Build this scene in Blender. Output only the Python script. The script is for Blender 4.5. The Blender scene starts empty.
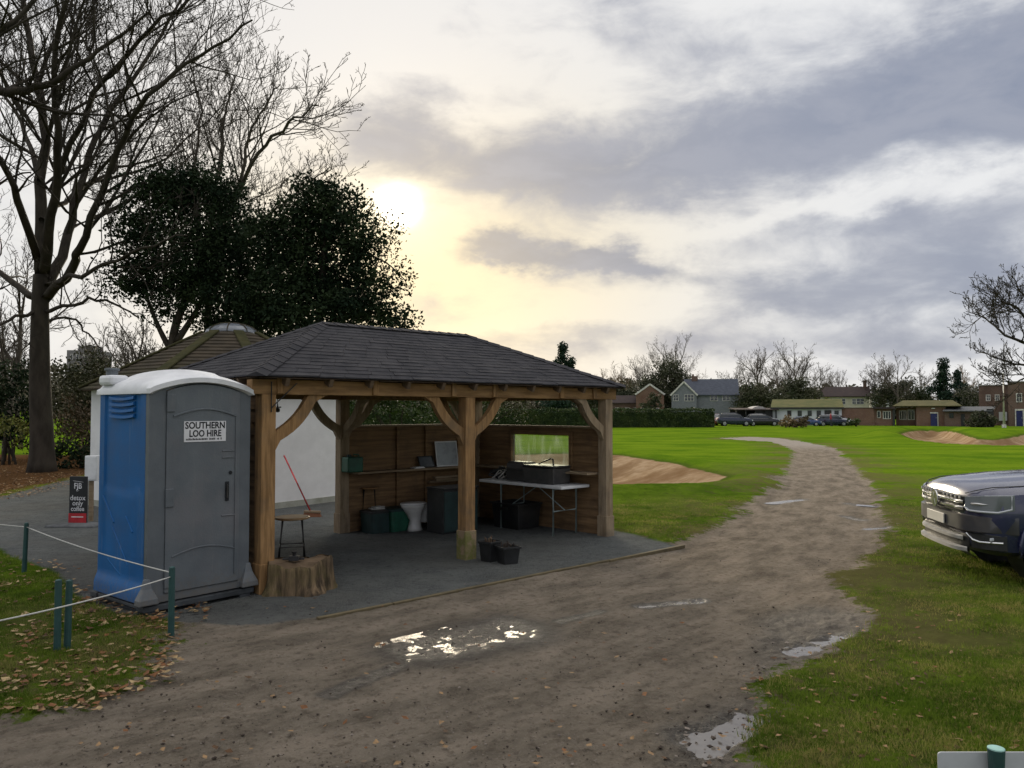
import bpy, bmesh, math, random
import numpy as np
from mathutils import Vector, Matrix, Quaternion
R = math.radians
sc = bpy.context.scene
COL = sc.collection
random.seed(7)
NPR = np.random.RandomState(11)

# ---------------------------------------------------------------- camera
F, CAMZ = 795.0, 1.85
PITCH = math.atan((411 - 384) / F)
cam = bpy.data.cameras.new('camera')
cam.sensor_width = 36
cam.lens = F / 1024 * 36
cam.clip_start, cam.clip_end = 0.05, 6000
co = bpy.data.objects.new('camera', cam)
co.location = (0, 0, CAMZ)
co.rotation_euler = (math.pi / 2 + PITCH, 0, 0)
COL.objects.link(co)
sc.camera = co

def ray(u, v):
    cx, cy = (u - 512) / F, (384 - v) / F
    return Vector((cx, math.cos(PITCH) - math.sin(PITCH) * cy, math.sin(PITCH) + math.cos(PITCH) * cy))
def gp(u, v, z=0.0):
    d = ray(u, v); t = (z - CAMZ) / d.z
    return Vector((d.x * t, d.y * t, z))
def at(u, v, Y):
    d = ray(u, v); t = Y / d.y
    return Vector((d.x * t, Y, CAMZ + d.z * t))
def wx(u, D): return (u - 512) / F * D
def wz(v, D): return CAMZ + (411 - v) / F * D

# ---------------------------------------------------------------- materials
class NT:
    def __init__(s, tree): s.t = tree; s.n = tree.nodes; s.l = tree.links
    def new(s, typ, **kw):
        n = s.n.new(typ)
        for k, v in kw.items(): setattr(n, k, v)
        return n
    def put(s, sock, v):
        if isinstance(v, bpy.types.NodeSocket): s.l.new(v, sock)
        elif isinstance(v, (tuple, list)) and len(v) == 3 and sock.type == 'RGBA': sock.default_value = (*v, 1)
        else: sock.default_value = v
    def m(s, op, a, b=0.0, c=None, clamp=False):
        n = s.new('ShaderNodeMath', operation=op, use_clamp=clamp)
        s.put(n.inputs[0], a); s.put(n.inputs[1], b)
        if c is not None: s.put(n.inputs[2], c)
        return n.outputs[0]
    def add(s, a, b): return s.m('ADD', a, b)
    def mul(s, a, b): return s.m('MULTIPLY', a, b)
    def sub(s, a, b): return s.m('SUBTRACT', a, b)
    def noise(s, vec, scale=5.0, detail=5.0, rough=.55, dist=0.0, out=0):
        n = s.new('ShaderNodeTexNoise')
        if vec is not None: s.l.new(vec, n.inputs['Vector'])
        n.inputs['Scale'].default_value = scale; n.inputs['Detail'].default_value = detail
        n.inputs['Roughness'].default_value = rough; n.inputs['Distortion'].default_value = dist
        return n.outputs[out]
    def vor(s, vec, scale, feature='F1', out='Distance', rnd=1.0):
        n = s.new('ShaderNodeTexVoronoi', feature=feature)
        s.l.new(vec, n.inputs['Vector']); n.inputs['Scale'].default_value = scale
        n.inputs['Randomness'].default_value = rnd
        return n.outputs[out]
    def sst(s, x, lo, hi, a=0.0, b=1.0):
        n = s.new('ShaderNodeMapRange', interpolation_type='SMOOTHSTEP')
        s.put(n.inputs[0], x)
        for i, v in enumerate((lo, hi, a, b)): s.put(n.inputs[1 + i], v)
        return n.outputs[0]
    def mix(s, f, a, b, blend='MIX'):
        n = s.new('ShaderNodeMix', data_type='RGBA', blend_type=blend)
        s.put(n.inputs[0], f); s.put(n.inputs[6], a); s.put(n.inputs[7], b)
        return n.outputs[2]
    def mapping(s, vec, scale=(1, 1, 1), loc=(0, 0, 0), rot=(0, 0, 0)):
        n = s.new('ShaderNodeMapping'); s.l.new(vec, n.inputs[0])
        n.inputs['Scale'].default_value = scale; n.inputs['Location'].default_value = loc
        n.inputs['Rotation'].default_value = rot
        return n.outputs[0]
    def comb(s, x, y, z):
        n = s.new('ShaderNodeCombineXYZ')
        for i, v in enumerate((x, y, z)): s.put(n.inputs[i], v)
        return n.outputs[0]
    def bump(s, h, strength, dist=.02, normal=None):
        n = s.new('ShaderNodeBump')
        n.inputs['Strength'].default_value = strength; n.inputs['Distance'].default_value = dist
        s.l.new(h, n.inputs['Height'])
        if normal is not None: s.l.new(normal, n.inputs['Normal'])
        return n.outputs[0]

def newmat(name):
    m = bpy.data.materials.new(name); m.use_nodes = True
    t = NT(m.node_tree); b = m.node_tree.nodes['Principled BSDF']
    return m, t, b

def mat(name, col, rough=.6, col2=None, scale=6.0, stretch=(1, 1, 1), bump=.15, bscale=None, metal=0.0, spec=.5,
        var=.3, dirt=None, dscale=2.5, damt=.45, coat=0.0, bdist=.01, detail=6.0, world=False):
    m, t, b = newmat(name)
    if world: vec = t.new('ShaderNodeNewGeometry').outputs['Position']
    else: vec = t.new('ShaderNodeTexCoord').outputs['Object']
    v2 = t.mapping(vec, stretch)
    n = t.noise(v2, scale, detail, .6)
    if col2 is None:
        col2 = tuple(min(1, c * (1 + var)) for c in col); col = tuple(c * (1 - var) for c in col)
    c = t.mix(t.sst(n, .3, .7), col, col2)
    if dirt is not None:
        d = t.noise(t.mapping(vec, (1, 1, 1), (3, 7, 1)), dscale, 7.0, .65)
        c = t.mix(t.mul(t.sst(d, .45, .75), damt), c, dirt)
    t.put(b.inputs['Base Color'], c)
    r = t.sst(n, .2, .8, max(0, rough - .08), min(1, rough + .08)); t.put(b.inputs['Roughness'], r)
    b.inputs['Metallic'].default_value = metal
    b.inputs['Specular IOR Level'].default_value = spec if (rough < .6 or spec != .5) else .16
    b.inputs['Coat Weight'].default_value = coat
    if coat: b.inputs['Coat Roughness'].default_value = .06
    if bump:
        bn = t.noise(v2, bscale or scale * 4, 5.0, .6)
        t.put(b.inputs['Normal'], t.bump(bn, bump, bdist))
    return m

# ---------------------------------------------------------------- mesh builder
def frame_of(d):
    d = d.normalized()
    a = Vector((0, 0, 1)) if abs(d.z) < .9 else Vector((1, 0, 0))
    x = d.cross(a).normalized(); y = x.cross(d).normalized()
    return x, y

class MB:
    def __init__(s): s.v = []; s.f = []; s.mi = []; s.q = 0
    def add(s, vs, fs, mi=0):
        o = len(s.v); s.v.extend([tuple(v) for v in vs])
        s.f.extend([tuple(i + o for i in f) for f in fs]); s.mi.extend([mi] * len(fs))
        return s
    def box(s, x0, y0, z0, x1, y1, z1, mi=0):
        vs = [(x0, y0, z0), (x1, y0, z0), (x1, y1, z0), (x0, y1, z0), (x0, y0, z1), (x1, y0, z1), (x1, y1, z1), (x0, y1, z1)]
        return s.add(vs, [(0, 3, 2, 1), (4, 5, 6, 7), (0, 1, 5, 4), (1, 2, 6, 5), (2, 3, 7, 6), (3, 0, 4, 7)], mi)
    def obox(s, c, size, rot=None, mi=0):
        c = Vector(c); M = rot or Matrix.Identity(3)
        hx, hy, hz = (a / 2 for a in size)
        vs = [c + M @ Vector(p) for p in ((-hx, -hy, -hz), (hx, -hy, -hz), (hx, hy, -hz), (-hx, hy, -hz), (-hx, -hy, hz), (hx, -hy, hz), (hx, hy, hz), (-hx, hy, hz))]
        return s.add(vs, [(0, 3, 2, 1), (4, 5, 6, 7), (0, 1, 5, 4), (1, 2, 6, 5), (2, 3, 7, 6), (3, 0, 4, 7)], mi)
    def bar(s, p, q, w, h, mi=0, up=None):
        p, q = Vector(p), Vector(q); d = (q - p).normalized()
        if up is None: x, y = frame_of(d)
        else:
            x = d.cross(Vector(up)).normalized(); y = x.cross(d).normalized()
        vs = [b + x * sx * w / 2 + y * sy * h / 2 for b in (p, q) for sx, sy in ((-1, -1), (1, -1), (1, 1), (-1, 1))]
        return s.add(vs, [(3, 2, 1, 0), (4, 5, 6, 7), (0, 1, 5, 4), (1, 2, 6, 5), (2, 3, 7, 6), (3, 0, 4, 7)], mi)
    def loft(s, rings, mi=0, cap=True, closed=True):
        n = len(rings[0]); vs = [p for r in rings for p in r]; fs = []
        for i in range(len(rings) - 1):
            for j in range(n if closed else n - 1):
                k = (j + 1) % n
                fs.append((i * n + j, i * n + k, (i + 1) * n + k, (i + 1) * n + j))
        if cap and closed:
            fs.append(tuple(reversed(range(n)))); fs.append(tuple(range((len(rings) - 1) * n, len(rings) * n)))
        return s.add(vs, fs, mi)
    def tube(s, pts, rads, n=8, mi=0, cap=True):
        pts = [Vector(p) for p in pts]
        if not hasattr(rads, '__len__'): rads = [rads] * len(pts)
        rings = []; x = None
        for i, p in enumerate(pts):
            d = (pts[min(i + 1, len(pts) - 1)] - pts[max(i - 1, 0)])
            if d.length < 1e-6: d = Vector((0, 0, 1))
            d.normalize()
            if x is None: x, y = frame_of(d)
            else:
                x = (x - d * x.dot(d))
                x = x.normalized() if x.length > 1e-5 else frame_of(d)[0]
                y = d.cross(x)
            rings.append([p + (x * math.cos(a) + y * math.sin(a)) * rads[i] for a in (2 * math.pi * k / n for k in range(n))])
        return s.loft(rings, mi, cap)
    def lathe(s, prof, c=(0, 0, 0), n=24, mi=0, axis='z', cap=True):
        rings = []
        for r, z in prof:
            ring = []
            for k in range(n):
                a = 2 * math.pi * k / n; p, q = r * math.cos(a), r * math.sin(a)
                v = (p, q, z) if axis == 'z' else ((z, p, q) if axis == 'x' else (p, z, q))
                ring.append((v[0] + c[0], v[1] + c[1], v[2] + c[2]))
            rings.append(ring)
        return s.loft(rings, mi, cap)
    def prism(s, poly, vec, mi=0):
        poly = [Vector(p) for p in poly]; vec = Vector(vec)
        return s.loft([poly, [p + vec for p in poly]], mi)
    def quad(s, *p, mi=0): return s.add(p, [tuple(range(len(p)))], mi)
    def build(s, name, mats, parent=None, smooth=False, bevel=0.0, fix=True, seg=2):
        me = bpy.data.meshes.new(name); me.from_pydata(s.v, [], s.f)
        if not isinstance(mats, (list, tuple)): mats = [mats]
        for m in mats: me.materials.append(m)
        if len(mats) > 1: me.polygons.foreach_set('material_index', s.mi)
        if fix:
            bm = bmesh.new(); bm.from_mesh(me); bmesh.ops.recalc_face_normals(bm, faces=bm.faces); bm.to_mesh(me); bm.free()
        if smooth: me.polygons.foreach_set('use_smooth', [True] * len(me.polygons))
        o = bpy.data.objects.new(name, me); COL.objects.link(o)
        if parent is not None: o.parent = parent
        if bevel:
            md = o.modifiers.new('bevel', 'BEVEL'); md.width = bevel; md.segments = seg; md.limit_method = 'ANGLE'; md.angle_limit = R(40)
        return o

def smooth_angle(o, deg=35):
    me = o.data
    me.polygons.foreach_set('use_smooth', [True] * len(me.polygons))
    bm = bmesh.new(); bm.from_mesh(me)
    for e in bm.edges:
        if len(e.link_faces) == 2 and e.calc_face_angle(0) > R(deg): e.smooth = False
    bm.to_mesh(me); bm.free()

def tag(o, label, cat=None, group=None, kind=None):
    if label: o['label'] = label
    if cat: o['category'] = cat
    if group: o['group'] = group
    if kind: o['kind'] = kind
    return o
def thing(name, label, cat, loc=(0, 0, 0), rz=0.0, group=None):
    o = bpy.data.objects.new(name, None); COL.objects.link(o)
    o.location = loc; o.rotation_euler = (0, 0, rz); o.empty_display_size = .2
    return tag(o, label, cat, group)
def dup(root, loc, rz=0.0, label=None, scale=None, group=None):
    r = root.copy(); COL.objects.link(r); r.location = loc; r.rotation_euler = (0, 0, rz)
    if scale: r.scale = scale if hasattr(scale, '__len__') else (scale,) * 3
    if label: r['label'] = label
    if group: r['group'] = group
    for ch in list(root.children):
        c = ch.copy(); COL.objects.link(c); c.parent = r
        for g in list(ch.children):
            d = g.copy(); COL.objects.link(d); d.parent = c
    return r
def text(name, body, size, m, parent, loc, rot=(math.pi / 2, 0, 0), bold=0.0, extrude=.0008, sx=1.0):
    cu = bpy.data.curves.new(name, 'FONT'); cu.body = body; cu.size = size; cu.align_x = 'CENTER'; cu.align_y = 'CENTER'
    cu.extrude = extrude; cu.offset = bold; cu.materials.append(m); cu.resolution_u = 3
    o = bpy.data.objects.new(name, cu); COL.objects.link(o); o.parent = parent; o.location = loc; o.rotation_euler = rot
    o.scale = (sx, 1, 1)
    bpy.context.view_layer.update(); me = bpy.data.meshes.new_from_object(o.evaluated_get(bpy.context.evaluated_depsgraph_get()))
    q = bpy.data.objects.new(name, me); COL.objects.link(q); q.parent = parent; q.location = loc; q.rotation_euler = rot; q.scale = (sx, 1, 1)
    bpy.data.objects.remove(o); bpy.data.curves.remove(cu)
    return q

# numpy value noise
_tab = NPR.rand(512, 512)
def vnoise(x, y):
    xi, yi = np.floor(x).astype(np.int64), np.floor(y).astype(np.int64)
    fx, fy = x - xi, y - yi
    fx, fy = fx * fx * (3 - 2 * fx), fy * fy * (3 - 2 * fy)
    a = _tab[xi & 511, yi & 511]; b = _tab[(xi + 1) & 511, yi & 511]
    c = _tab[xi & 511, (yi + 1) & 511]; d = _tab[(xi + 1) & 511, (yi + 1) & 511]
    return (a * (1 - fx) + b * fx) * (1 - fy) + (c * (1 - fx) + d * fx) * fy
def fbm(x, y, scale, octv=4, seed=0, gain=.5):
    s = np.zeros_like(x); a = 1.0; tot = 0.0
    for i in range(octv):
        f = 2.0 ** i / scale
        s += a * (vnoise(x * f + 17.3 * seed + 5.1 * i, y * f + 9.7 * seed - 3.3 * i) - .5); tot += a; a *= gain
    return s / tot
def sst(x, lo, hi):
    t = np.clip((x - lo) / (hi - lo), 0, 1); return t * t * (3 - 2 * t)
def sdpoly(x, y, poly):
    d = np.full_like(x, 1e9); ins = np.zeros(x.shape, bool); n = len(poly)
    for i in range(n):
        ax, ay = poly[i][0], poly[i][1]; bx, by = poly[(i + 1) % n][0], poly[(i + 1) % n][1]
        ex, ey = bx - ax, by - ay
        t = np.clip(((x - ax) * ex + (y - ay) * ey) / (ex * ex + ey * ey + 1e-12), 0, 1)
        d = np.minimum(d, np.hypot(x - ax - t * ex, y - ay - t * ey))
        c = (ay > y) != (by > y)
        with np.errstate(divide='ignore', invalid='ignore'):
            ins ^= c & (x < (bx - ax) * (y - ay) / ((by - ay) if by != ay else 1e-12) + ax)
    return np.where(ins, d, -d)
def caps(x, y, A, B, w):
    ex, ey = B[0] - A[0], B[1] - A[1]
    t = np.clip(((x - A[0]) * ex + (y - A[1]) * ey) / (ex * ex + ey * ey + 1e-12), 0, 1)
    return np.hypot(x - A[0] - t * ex, y - A[1] - t * ey) / w
# ---------------------------------------------------------------- sky, sun
SUN_AZ, SUN_EL = math.atan((397 - 512) / F), R(14.6)
w = bpy.data.worlds.new('World'); sc.world = w; w.use_nodes = True
t = NT(w.node_tree); t.n.clear()
tc = t.new('ShaderNodeTexCoord').outputs['Generated']
sep = t.new('ShaderNodeSeparateXYZ'); t.l.new(tc, sep.inputs[0])
X, Y, Z = sep.outputs
AZ = t.m('ARCTAN2', X, Y); EL = t.m('ARCSINE', Z)
# warp
nv = t.comb(t.mul(AZ, 1.0), t.mul(EL, 1.7), 0.3)
wa = t.sub(t.noise(nv, 3.2, 6, .62), .5)
wb = t.sub(t.noise(t.mapping(nv, loc=(5, 3, 9)), 5.5, 6, .62), .5)
A2 = t.add(AZ, t.mul(wa, .20)); E2 = t.add(EL, t.mul(wb, .11))
def azel(u, v):
    d = ray(u, v).normalized(); return math.atan2(d.x, d.y), math.asin(d.z)
def blob(u, v, su, sv, tilt=0.0, warp=True, p=1.0):
    a0, e0 = azel(u, v); sa, se = su / F, sv / F
    a = t.sub(A2 if warp else AZ, a0); e = t.sub(E2 if warp else EL, e0)
    c, s = math.cos(R(tilt)), math.sin(R(tilt))
    p1 = t.mul(t.add(t.mul(a, c), t.mul(e, s)), 1 / sa); p2 = t.mul(t.sub(t.mul(e, c), t.mul(a, s)), 1 / se)
    r2 = t.add(t.mul(p1, p1), t.mul(p2, p2))
    if p != 1.0: r2 = t.m('POWER', r2, p)
    return t.m('EXPONENT', t.mul(r2, -1.0))
def total(lst):
    r = lst[0]
    for q in lst[1:]: r = t.add(r, q)
    return r
dark = total([t.mul(blob(*b[:5]) if len(b) < 7 else blob(*b[:5], True, 1.15), b[5]) for b in (
    (850, 120, 260, 58, 7, .82), (520, 160, 170, 46, -8, .72), (390, 120, 80, 42, -10, .45), (560, 254, 84, 18, -3, .8, 0), (635, 266, 66, 13, -10, .6, 0), (500, 252, 52, 15, 6, .6, 0),
    (850, 292, 170, 36, -2, .62), (930, 250, 90, 30, -25, .35), (470, 330, 90, 16, 4, .25), (985, 232, 70, 34, -20, .28), (820, 226, 80, 20, 8, .38), (560, 332, 100, 14, 0, .38), (450, 300, 70, 12, 0, .3), (740, 300, 60, 18, 0, .35),
    (1010, 40, 180, 40, 10, .42), (650, 40, 150, 40, -8, .35), (700, 345, 110, 16, 0, .35), (930, 345, 120, 22, 0, .42), (1150, 130, 130, 90, 0, .5))])
fine = t.noise(t.comb(t.mul(AZ, 1.0), t.mul(EL, 2.2), 1.7), 8.0, 8, .58, .3)
big = t.noise(t.comb(AZ, t.mul(EL, 1.6), 4.1), 2.2, 6, .55)
high = t.sst(EL, .55, .95)
dens = t.add(dark, t.mul(t.sub(fine, .5), 1.75))
dens = t.add(dens, t.mul(high, t.sst(big, .3, .7, .0, .35)))
behind = t.sst(Y, .5, -.3)
dens = t.add(dens, t.mul(behind, t.sst(big, .3, .7, .1, .8)))
lite = total([t.mul(blob(*b[:5]), b[5]) for b in ((880, 196, 220, 14, 8, .55), (660, 222, 90, 12, 14, .3), (290, 40, 120, 70, 0, .45), (620, 310, 110, 16, 0, .25))])
dens = t.sub(dens, lite)
D = t.sst(dens, -.02, .92)
warm = blob(425, 250, 235, 150, 0, False)
bright = t.mix(warm, (.70, .705, .715), (.70, .60, .40))
topw = blob(290, 30, 280, 150, 0, False)
bright = t.mix(t.mul(topw, .8), bright, (.70, .685, .675))
darkc = t.mix(warm, (.225, .255, .335), (.30, .295, .30))
thin = t.sst(fine, .35, .65)
darkc = t.mix(t.mul(thin, .4), darkc, (.40, .41, .46))
col = t.mix(D, bright, darkc)
g1 = blob(398, 203, 150, 120, 0, True, .8); g2 = blob(397, 205, 50, 38, 0, True); g3 = blob(397, 205, 15, 13, 0, False)
glow = t.mix(1.0, t.mix(t.mul(g1, .16), (0, 0, 0), (.70, .52, .20)), t.mix(t.mul(g2, .36), (0, 0, 0), (.7, .62, .34)), 'ADD')
glow = t.mix(1.0, glow, t.mix(g3, (0, 0, 0), (6.0, 5.4, 4.2)), 'ADD')
glow = t.mix(1.0, glow, t.mix(t.mul(blob(430, 320, 150, 60, 0, True), .5), (0, 0, 0), (.20, .13, .0)), 'ADD')
col = t.mix(1.0, col, t.mix(t.mul(D, .55), glow, (0, 0, 0)), 'ADD')
over = t.sst(EL, .62, 1.0); col = t.mix(t.mul(over, .8), col, (1.25, 1.22, 1.18)); bg1 = t.new('ShaderNodeBackground'); t.put(bg1.inputs[0], col); bg1.inputs[1].default_value = 1.0  # overhead sky, out of view, whitened to throw more light on the ground
sky = t.new('ShaderNodeTexSky', sky_type='NISHITA'); sky.sun_disc = False
sky.sun_elevation = SUN_EL; sky.sun_rotation = SUN_AZ; sky.dust_density = 2.0
bg0 = t.new('ShaderNodeBackground'); t.l.new(sky.outputs[0], bg0.inputs[0]); bg0.inputs[1].default_value = .06
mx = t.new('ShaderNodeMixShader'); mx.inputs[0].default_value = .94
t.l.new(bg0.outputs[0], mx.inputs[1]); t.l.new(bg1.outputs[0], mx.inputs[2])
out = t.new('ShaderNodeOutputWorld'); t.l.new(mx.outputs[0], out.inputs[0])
w.cycles.sampling_method = 'MANUAL'; w.cycles.sample_map_resolution = 1024

sl = bpy.data.lights.new('sun', 'SUN'); sl.energy = 2.6; sl.angle = R(20); sl.color = (1, .86, .64)
so = bpy.data.objects.new('sun', sl); COL.objects.link(so)
sd = Vector((math.sin(SUN_AZ) * math.cos(SUN_EL), math.cos(SUN_AZ) * math.cos(SUN_EL), math.sin(SUN_EL)))
so.rotation_euler = sd.to_track_quat('Z', 'Y').to_euler(); so.location = (0, 0, 30)
sc.view_settings.view_transform = 'Standard'; sc.view_settings.look = 'None'
sc.view_settings.exposure = 0.30; sc.view_settings.gamma = 1.0; sc.view_settings.use_curve_mapping = False
sc.render.engine = 'CYCLES'
sc.cycles.use_adaptive_sampling = True; sc.cycles.adaptive_threshold = .02; sc.cycles.max_bounces = 5; sc.cycles.diffuse_bounces = 3; sc.cycles.transparent_max_bounces = 6; sc.cycles.use_denoising = True
# ---------------------------------------------------------------- ground zones (plan polygons in metres)
def gpl(*uv): return [gp(u, v).to_2d() for u, v in uv]
TRACK = gpl((795, 449), (790, 462), (777, 480), (757, 500), (727, 520), (698, 537), (690, 538), (640, 545), (560, 560), (430, 585), (320, 605), (255, 612), (180, 622),
            (172, 650), (120, 676), (60, 702), (0, 716), (-160, 740)) + [Vector((-6, 2)), Vector((-6, -14)), Vector((.9, -14))] + \
        gpl((655, 900), (672, 800), (735, 748), (770, 705), (795, 672), (838, 648), (868, 622), (846, 604), (850, 571), (882, 546), (888, 522), (882, 497), (862, 472), (838, 450))
PATH = gpl((718, 438.3), (748, 437), (778, 438.4), (808, 442.5), (838, 449.2), (838, 452), (795, 452), (784, 445.5), (770, 442), (742, 440.4))
YARD = gpl((-420, 545), (-150, 512), (0, 497), (60, 482), (97, 474), (230, 480), (345, 500), (480, 508), (612, 530), (645, 537), (682, 546), (560, 571), (430, 597),
           (325, 618), (255, 626), (172, 622), (120, 612), (88, 600), (45, 570), (0, 548), (-60, 545), (-300, 580))
LITTER = gpl((-700, 520), (-150, 512), (0, 498), (60, 482), (100, 476), (120, 464), (100, 456), (0, 455), (-300, 455), (-700, 470))
SAND_A = gpl((440, 462), (520, 456), (575, 455), (620, 457), (672, 465), (727, 479), (716, 484), (684, 487.5), (612, 489), (520, 486), (450, 478))
SAND_B = gpl((901, 437.5), (908, 434.5), (925, 433.2), (945, 434), (962, 437.3), (978, 440.6), (1000, 440.8), (1024, 438), (1075, 437), (1110, 440), (1085, 445), (1000, 445.5), (945, 443.5), (915, 441))
MUD = gpl((755, 616), (800, 606), (880, 612), (878, 640), (815, 668), (778, 705), (778, 740), (735, 775), (665, 765), (690, 715), (735, 680), (740, 640))
PUD = [((430, 648), (505, 631), .30, .0062, 1.0), ((640, 607), (702, 601), .06, .0085, 1.0), ((708, 738), (750, 724), .17, .030, .8), ((772, 503), (803, 499.5), .10, .013, .8),
       ((848, 504), (876, 506), .085, .013, .8), ((868, 529), (893, 527), .06, .012, .8), ((792, 650), (846, 634), .08, .014, .8), ((845, 516), (862, 519), .08, .010, .8),
       ((330, 694), (400, 666), .06, .003, .8), ((600, 350 + 262), (560, 622), .05, .003, .7)]
CENT = [(-120, 800), (100, 745), (330, 690), (520, 635), (690, 585), (785, 540), (822, 500), (825, 470), (815, 449), (790, 441), (730, 437.5)]
CENT = [gp(*c).to_2d() for c in CENT]

def build_ground():
    az = np.concatenate([np.arange(-180, -46, 4.0), np.arange(-46, -36, .6), np.arange(-36, 36.01, .155), np.arange(36.6, 46, .6), np.arange(46, 180, 4.0)])
    rr = [0.35, .8, 1.4, 2.0, 2.6, 3.1, 3.5]
    r = 3.7
    while r < 34: rr.append(r); r += min(max(r * r / (CAMZ * F) * .95, .012), .5)
    while r < 130: rr.append(r); r += max(.5, r * .017)
    while r < 4500: rr.append(r); r *= 1.16
    rr = np.array(rr); na, nr = len(az), len(rr)
    a = np.radians(az)[None, :]; q = rr[:, None]
    x = (q * np.sin(a)).ravel(); y = (q * np.cos(a)).ravel(); rad = np.repeat(rr, na)
    near = np.abs(x) + np.abs(y) < 400
    P = lambda poly: [(p[0], p[1]) for p in poly]
    edge = fbm(x, y, .9, 5, 3) * .75 + fbm(x, y, .18, 3, 4) * .14
    sT = np.maximum(sdpoly(x, y, P(TRACK)), sdpoly(x, y, P(PATH)))
    sY = sdpoly(x, y, P(YARD)); sL = sdpoly(x, y, P(LITTER))
    sA = sdpoly(x, y, P(SAND_A)); sB = sdpoly(x, y, P(SAND_B)); sM = sdpoly(x, y, P(MUD))
    sS = np.maximum(sA, sB * .999)
    bare = np.maximum(sT + edge, sY + edge * .25)
    # heights
    g = sst(bare, .12, -.12)
    z = fbm(x, y, 2.6, 3, 1) * .035 * sst(rad, 3, 9) + fbm(x, y, 24, 3, 2) * .25 * sst(rad, 70, 140)
    z += g * (.022 + fbm(x, y, .16, 3, 6) * .03) + (1 - g) * (fbm(x, y, .11, 4, 7, .65) * .024 + fbm(x, y, .03, 2, 8) * .009)
    yard = sst(sY, -.1, .25)
    z = z * (1 - yard) + yard * (fbm(x, y, .06, 2, 9) * .005 + .004)
    mud = sst(sM + edge * .5, -.1, .25); z += mud * (fbm(x, y, .13, 4, 12, .6) * .05 - .006)
    wet = mud * .42
    # shallow wheel ruts either side of the centre line
    lat = np.full_like(x, 1e9); alo = np.zeros_like(x); acc = 0.0
    for i in range(len(CENT) - 1):
        A, B = CENT[i], CENT[i + 1]; ex, ey = B.x - A.x, B.y - A.y; L = math.hypot(ex, ey)
        tt = ((x - A.x) * ex + (y - A.y) * ey) / (L * L); tc_ = np.clip(tt, 0, 1)
        d = np.hypot(x - A.x - tc_ * ex, y - A.y - tc_ * ey)
        sg = np.sign((x - A.x) * -ey + (y - A.y) * ex)
        m_ = d < np.abs(lat); lat = np.where(m_, sg * d, lat); alo = np.where(m_, acc + tc_ * L, alo); acc += L
    rut = np.exp(-((np.abs(lat) - .85) / .28) ** 2)
    z -= (1 - g) * (1 - yard) * rut * .02
    lvl = []
    for A, B, wd, dep, core in PUD:
        pa, pb = gp(*A), gp(*B)
        c = caps(x, y, pa, pb, wd) + fbm(x, y, wd * 1.6, 3, 21) * .9
        k = sst(c, 1.25, .35); z -= k * dep * 1.35
        wet = np.maximum(wet, sst(c, 2.2, .5) * core)
    # bunkers: hollow with a steep far face and a raised turf lip
    nb = (fbm(x, y, 1.5, 3, 30)) * .5
    z -= sst(sA + nb * .5, -.05, 2.2) * .55; z += np.exp(-((sA + .9) / .8) ** 2) * .16
    far = sst(y, 44, 60)
    z -= sst(sB + nb * .5, -.1, .6) * .28
    z += np.exp(-((sB + 1.2) / 1.4) ** 2) * .55 * far
    z -= sst(sB, .0, 2.0) * .12
    z += sst(rad, 500, 4000) * 0
    ii = (np.arange(nr - 1)[:, None] * na + np.arange(na - 1)[None, :]).ravel()
    faces = np.stack([ii, ii + 1, ii + na + 1, ii + na], 1)
    cen = lambda s: s[faces].mean(1)
    fS, fY, fT = cen(sS + .1 * edge), cen(sY + edge * .25), cen(sT + edge)
    sel = np.where(fS > 0, 3, np.where(fY > 0, 2, np.where(fT > 0, 1, 0)))
    names = ['lawn', 'dirt_track', 'gravel_yard', 'sand_bunker']
    attrs = dict(sd_track=sT + edge, sd_yard=sY + edge * .25, sd_litter=sL + edge * 2, sd_sand=sS + edge * .25, wet=wet, lat=lat, along=alo)
    for k, nm in enumerate(names):
        fs = faces[sel == k]
        used, inv = np.unique(fs, return_inverse=True); inv = inv.reshape(fs.shape)
        me = bpy.data.meshes.new(nm); me.vertices.add(len(used))
        me.vertices.foreach_set('co', np.stack([x[used], y[used], z[used]], 1).astype(np.float32).ravel())
        me.loops.add(inv.size); me.loops.foreach_set('vertex_index', inv.astype(np.int32).ravel())
        me.polygons.add(len(fs)); me.polygons.foreach_set('loop_start', (np.arange(len(fs)) * 4).astype(np.int32))
        me.polygons.foreach_set('loop_total', np.full(len(fs), 4, np.int32))
        me.update(calc_edges=True); me.polygons.foreach_set('use_smooth', [True] * len(fs))
        for an, arr in attrs.items():
            at_ = me.attributes.new(an, 'FLOAT', 'POINT'); at_.data.foreach_set('value', np.clip(arr[used], -50, 200).astype(np.float32))
        me.materials.append(M_GROUND); me.validate()
        o = bpy.data.objects.new(nm, me); COL.objects.link(o); o['kind'] = 'structure'

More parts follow.
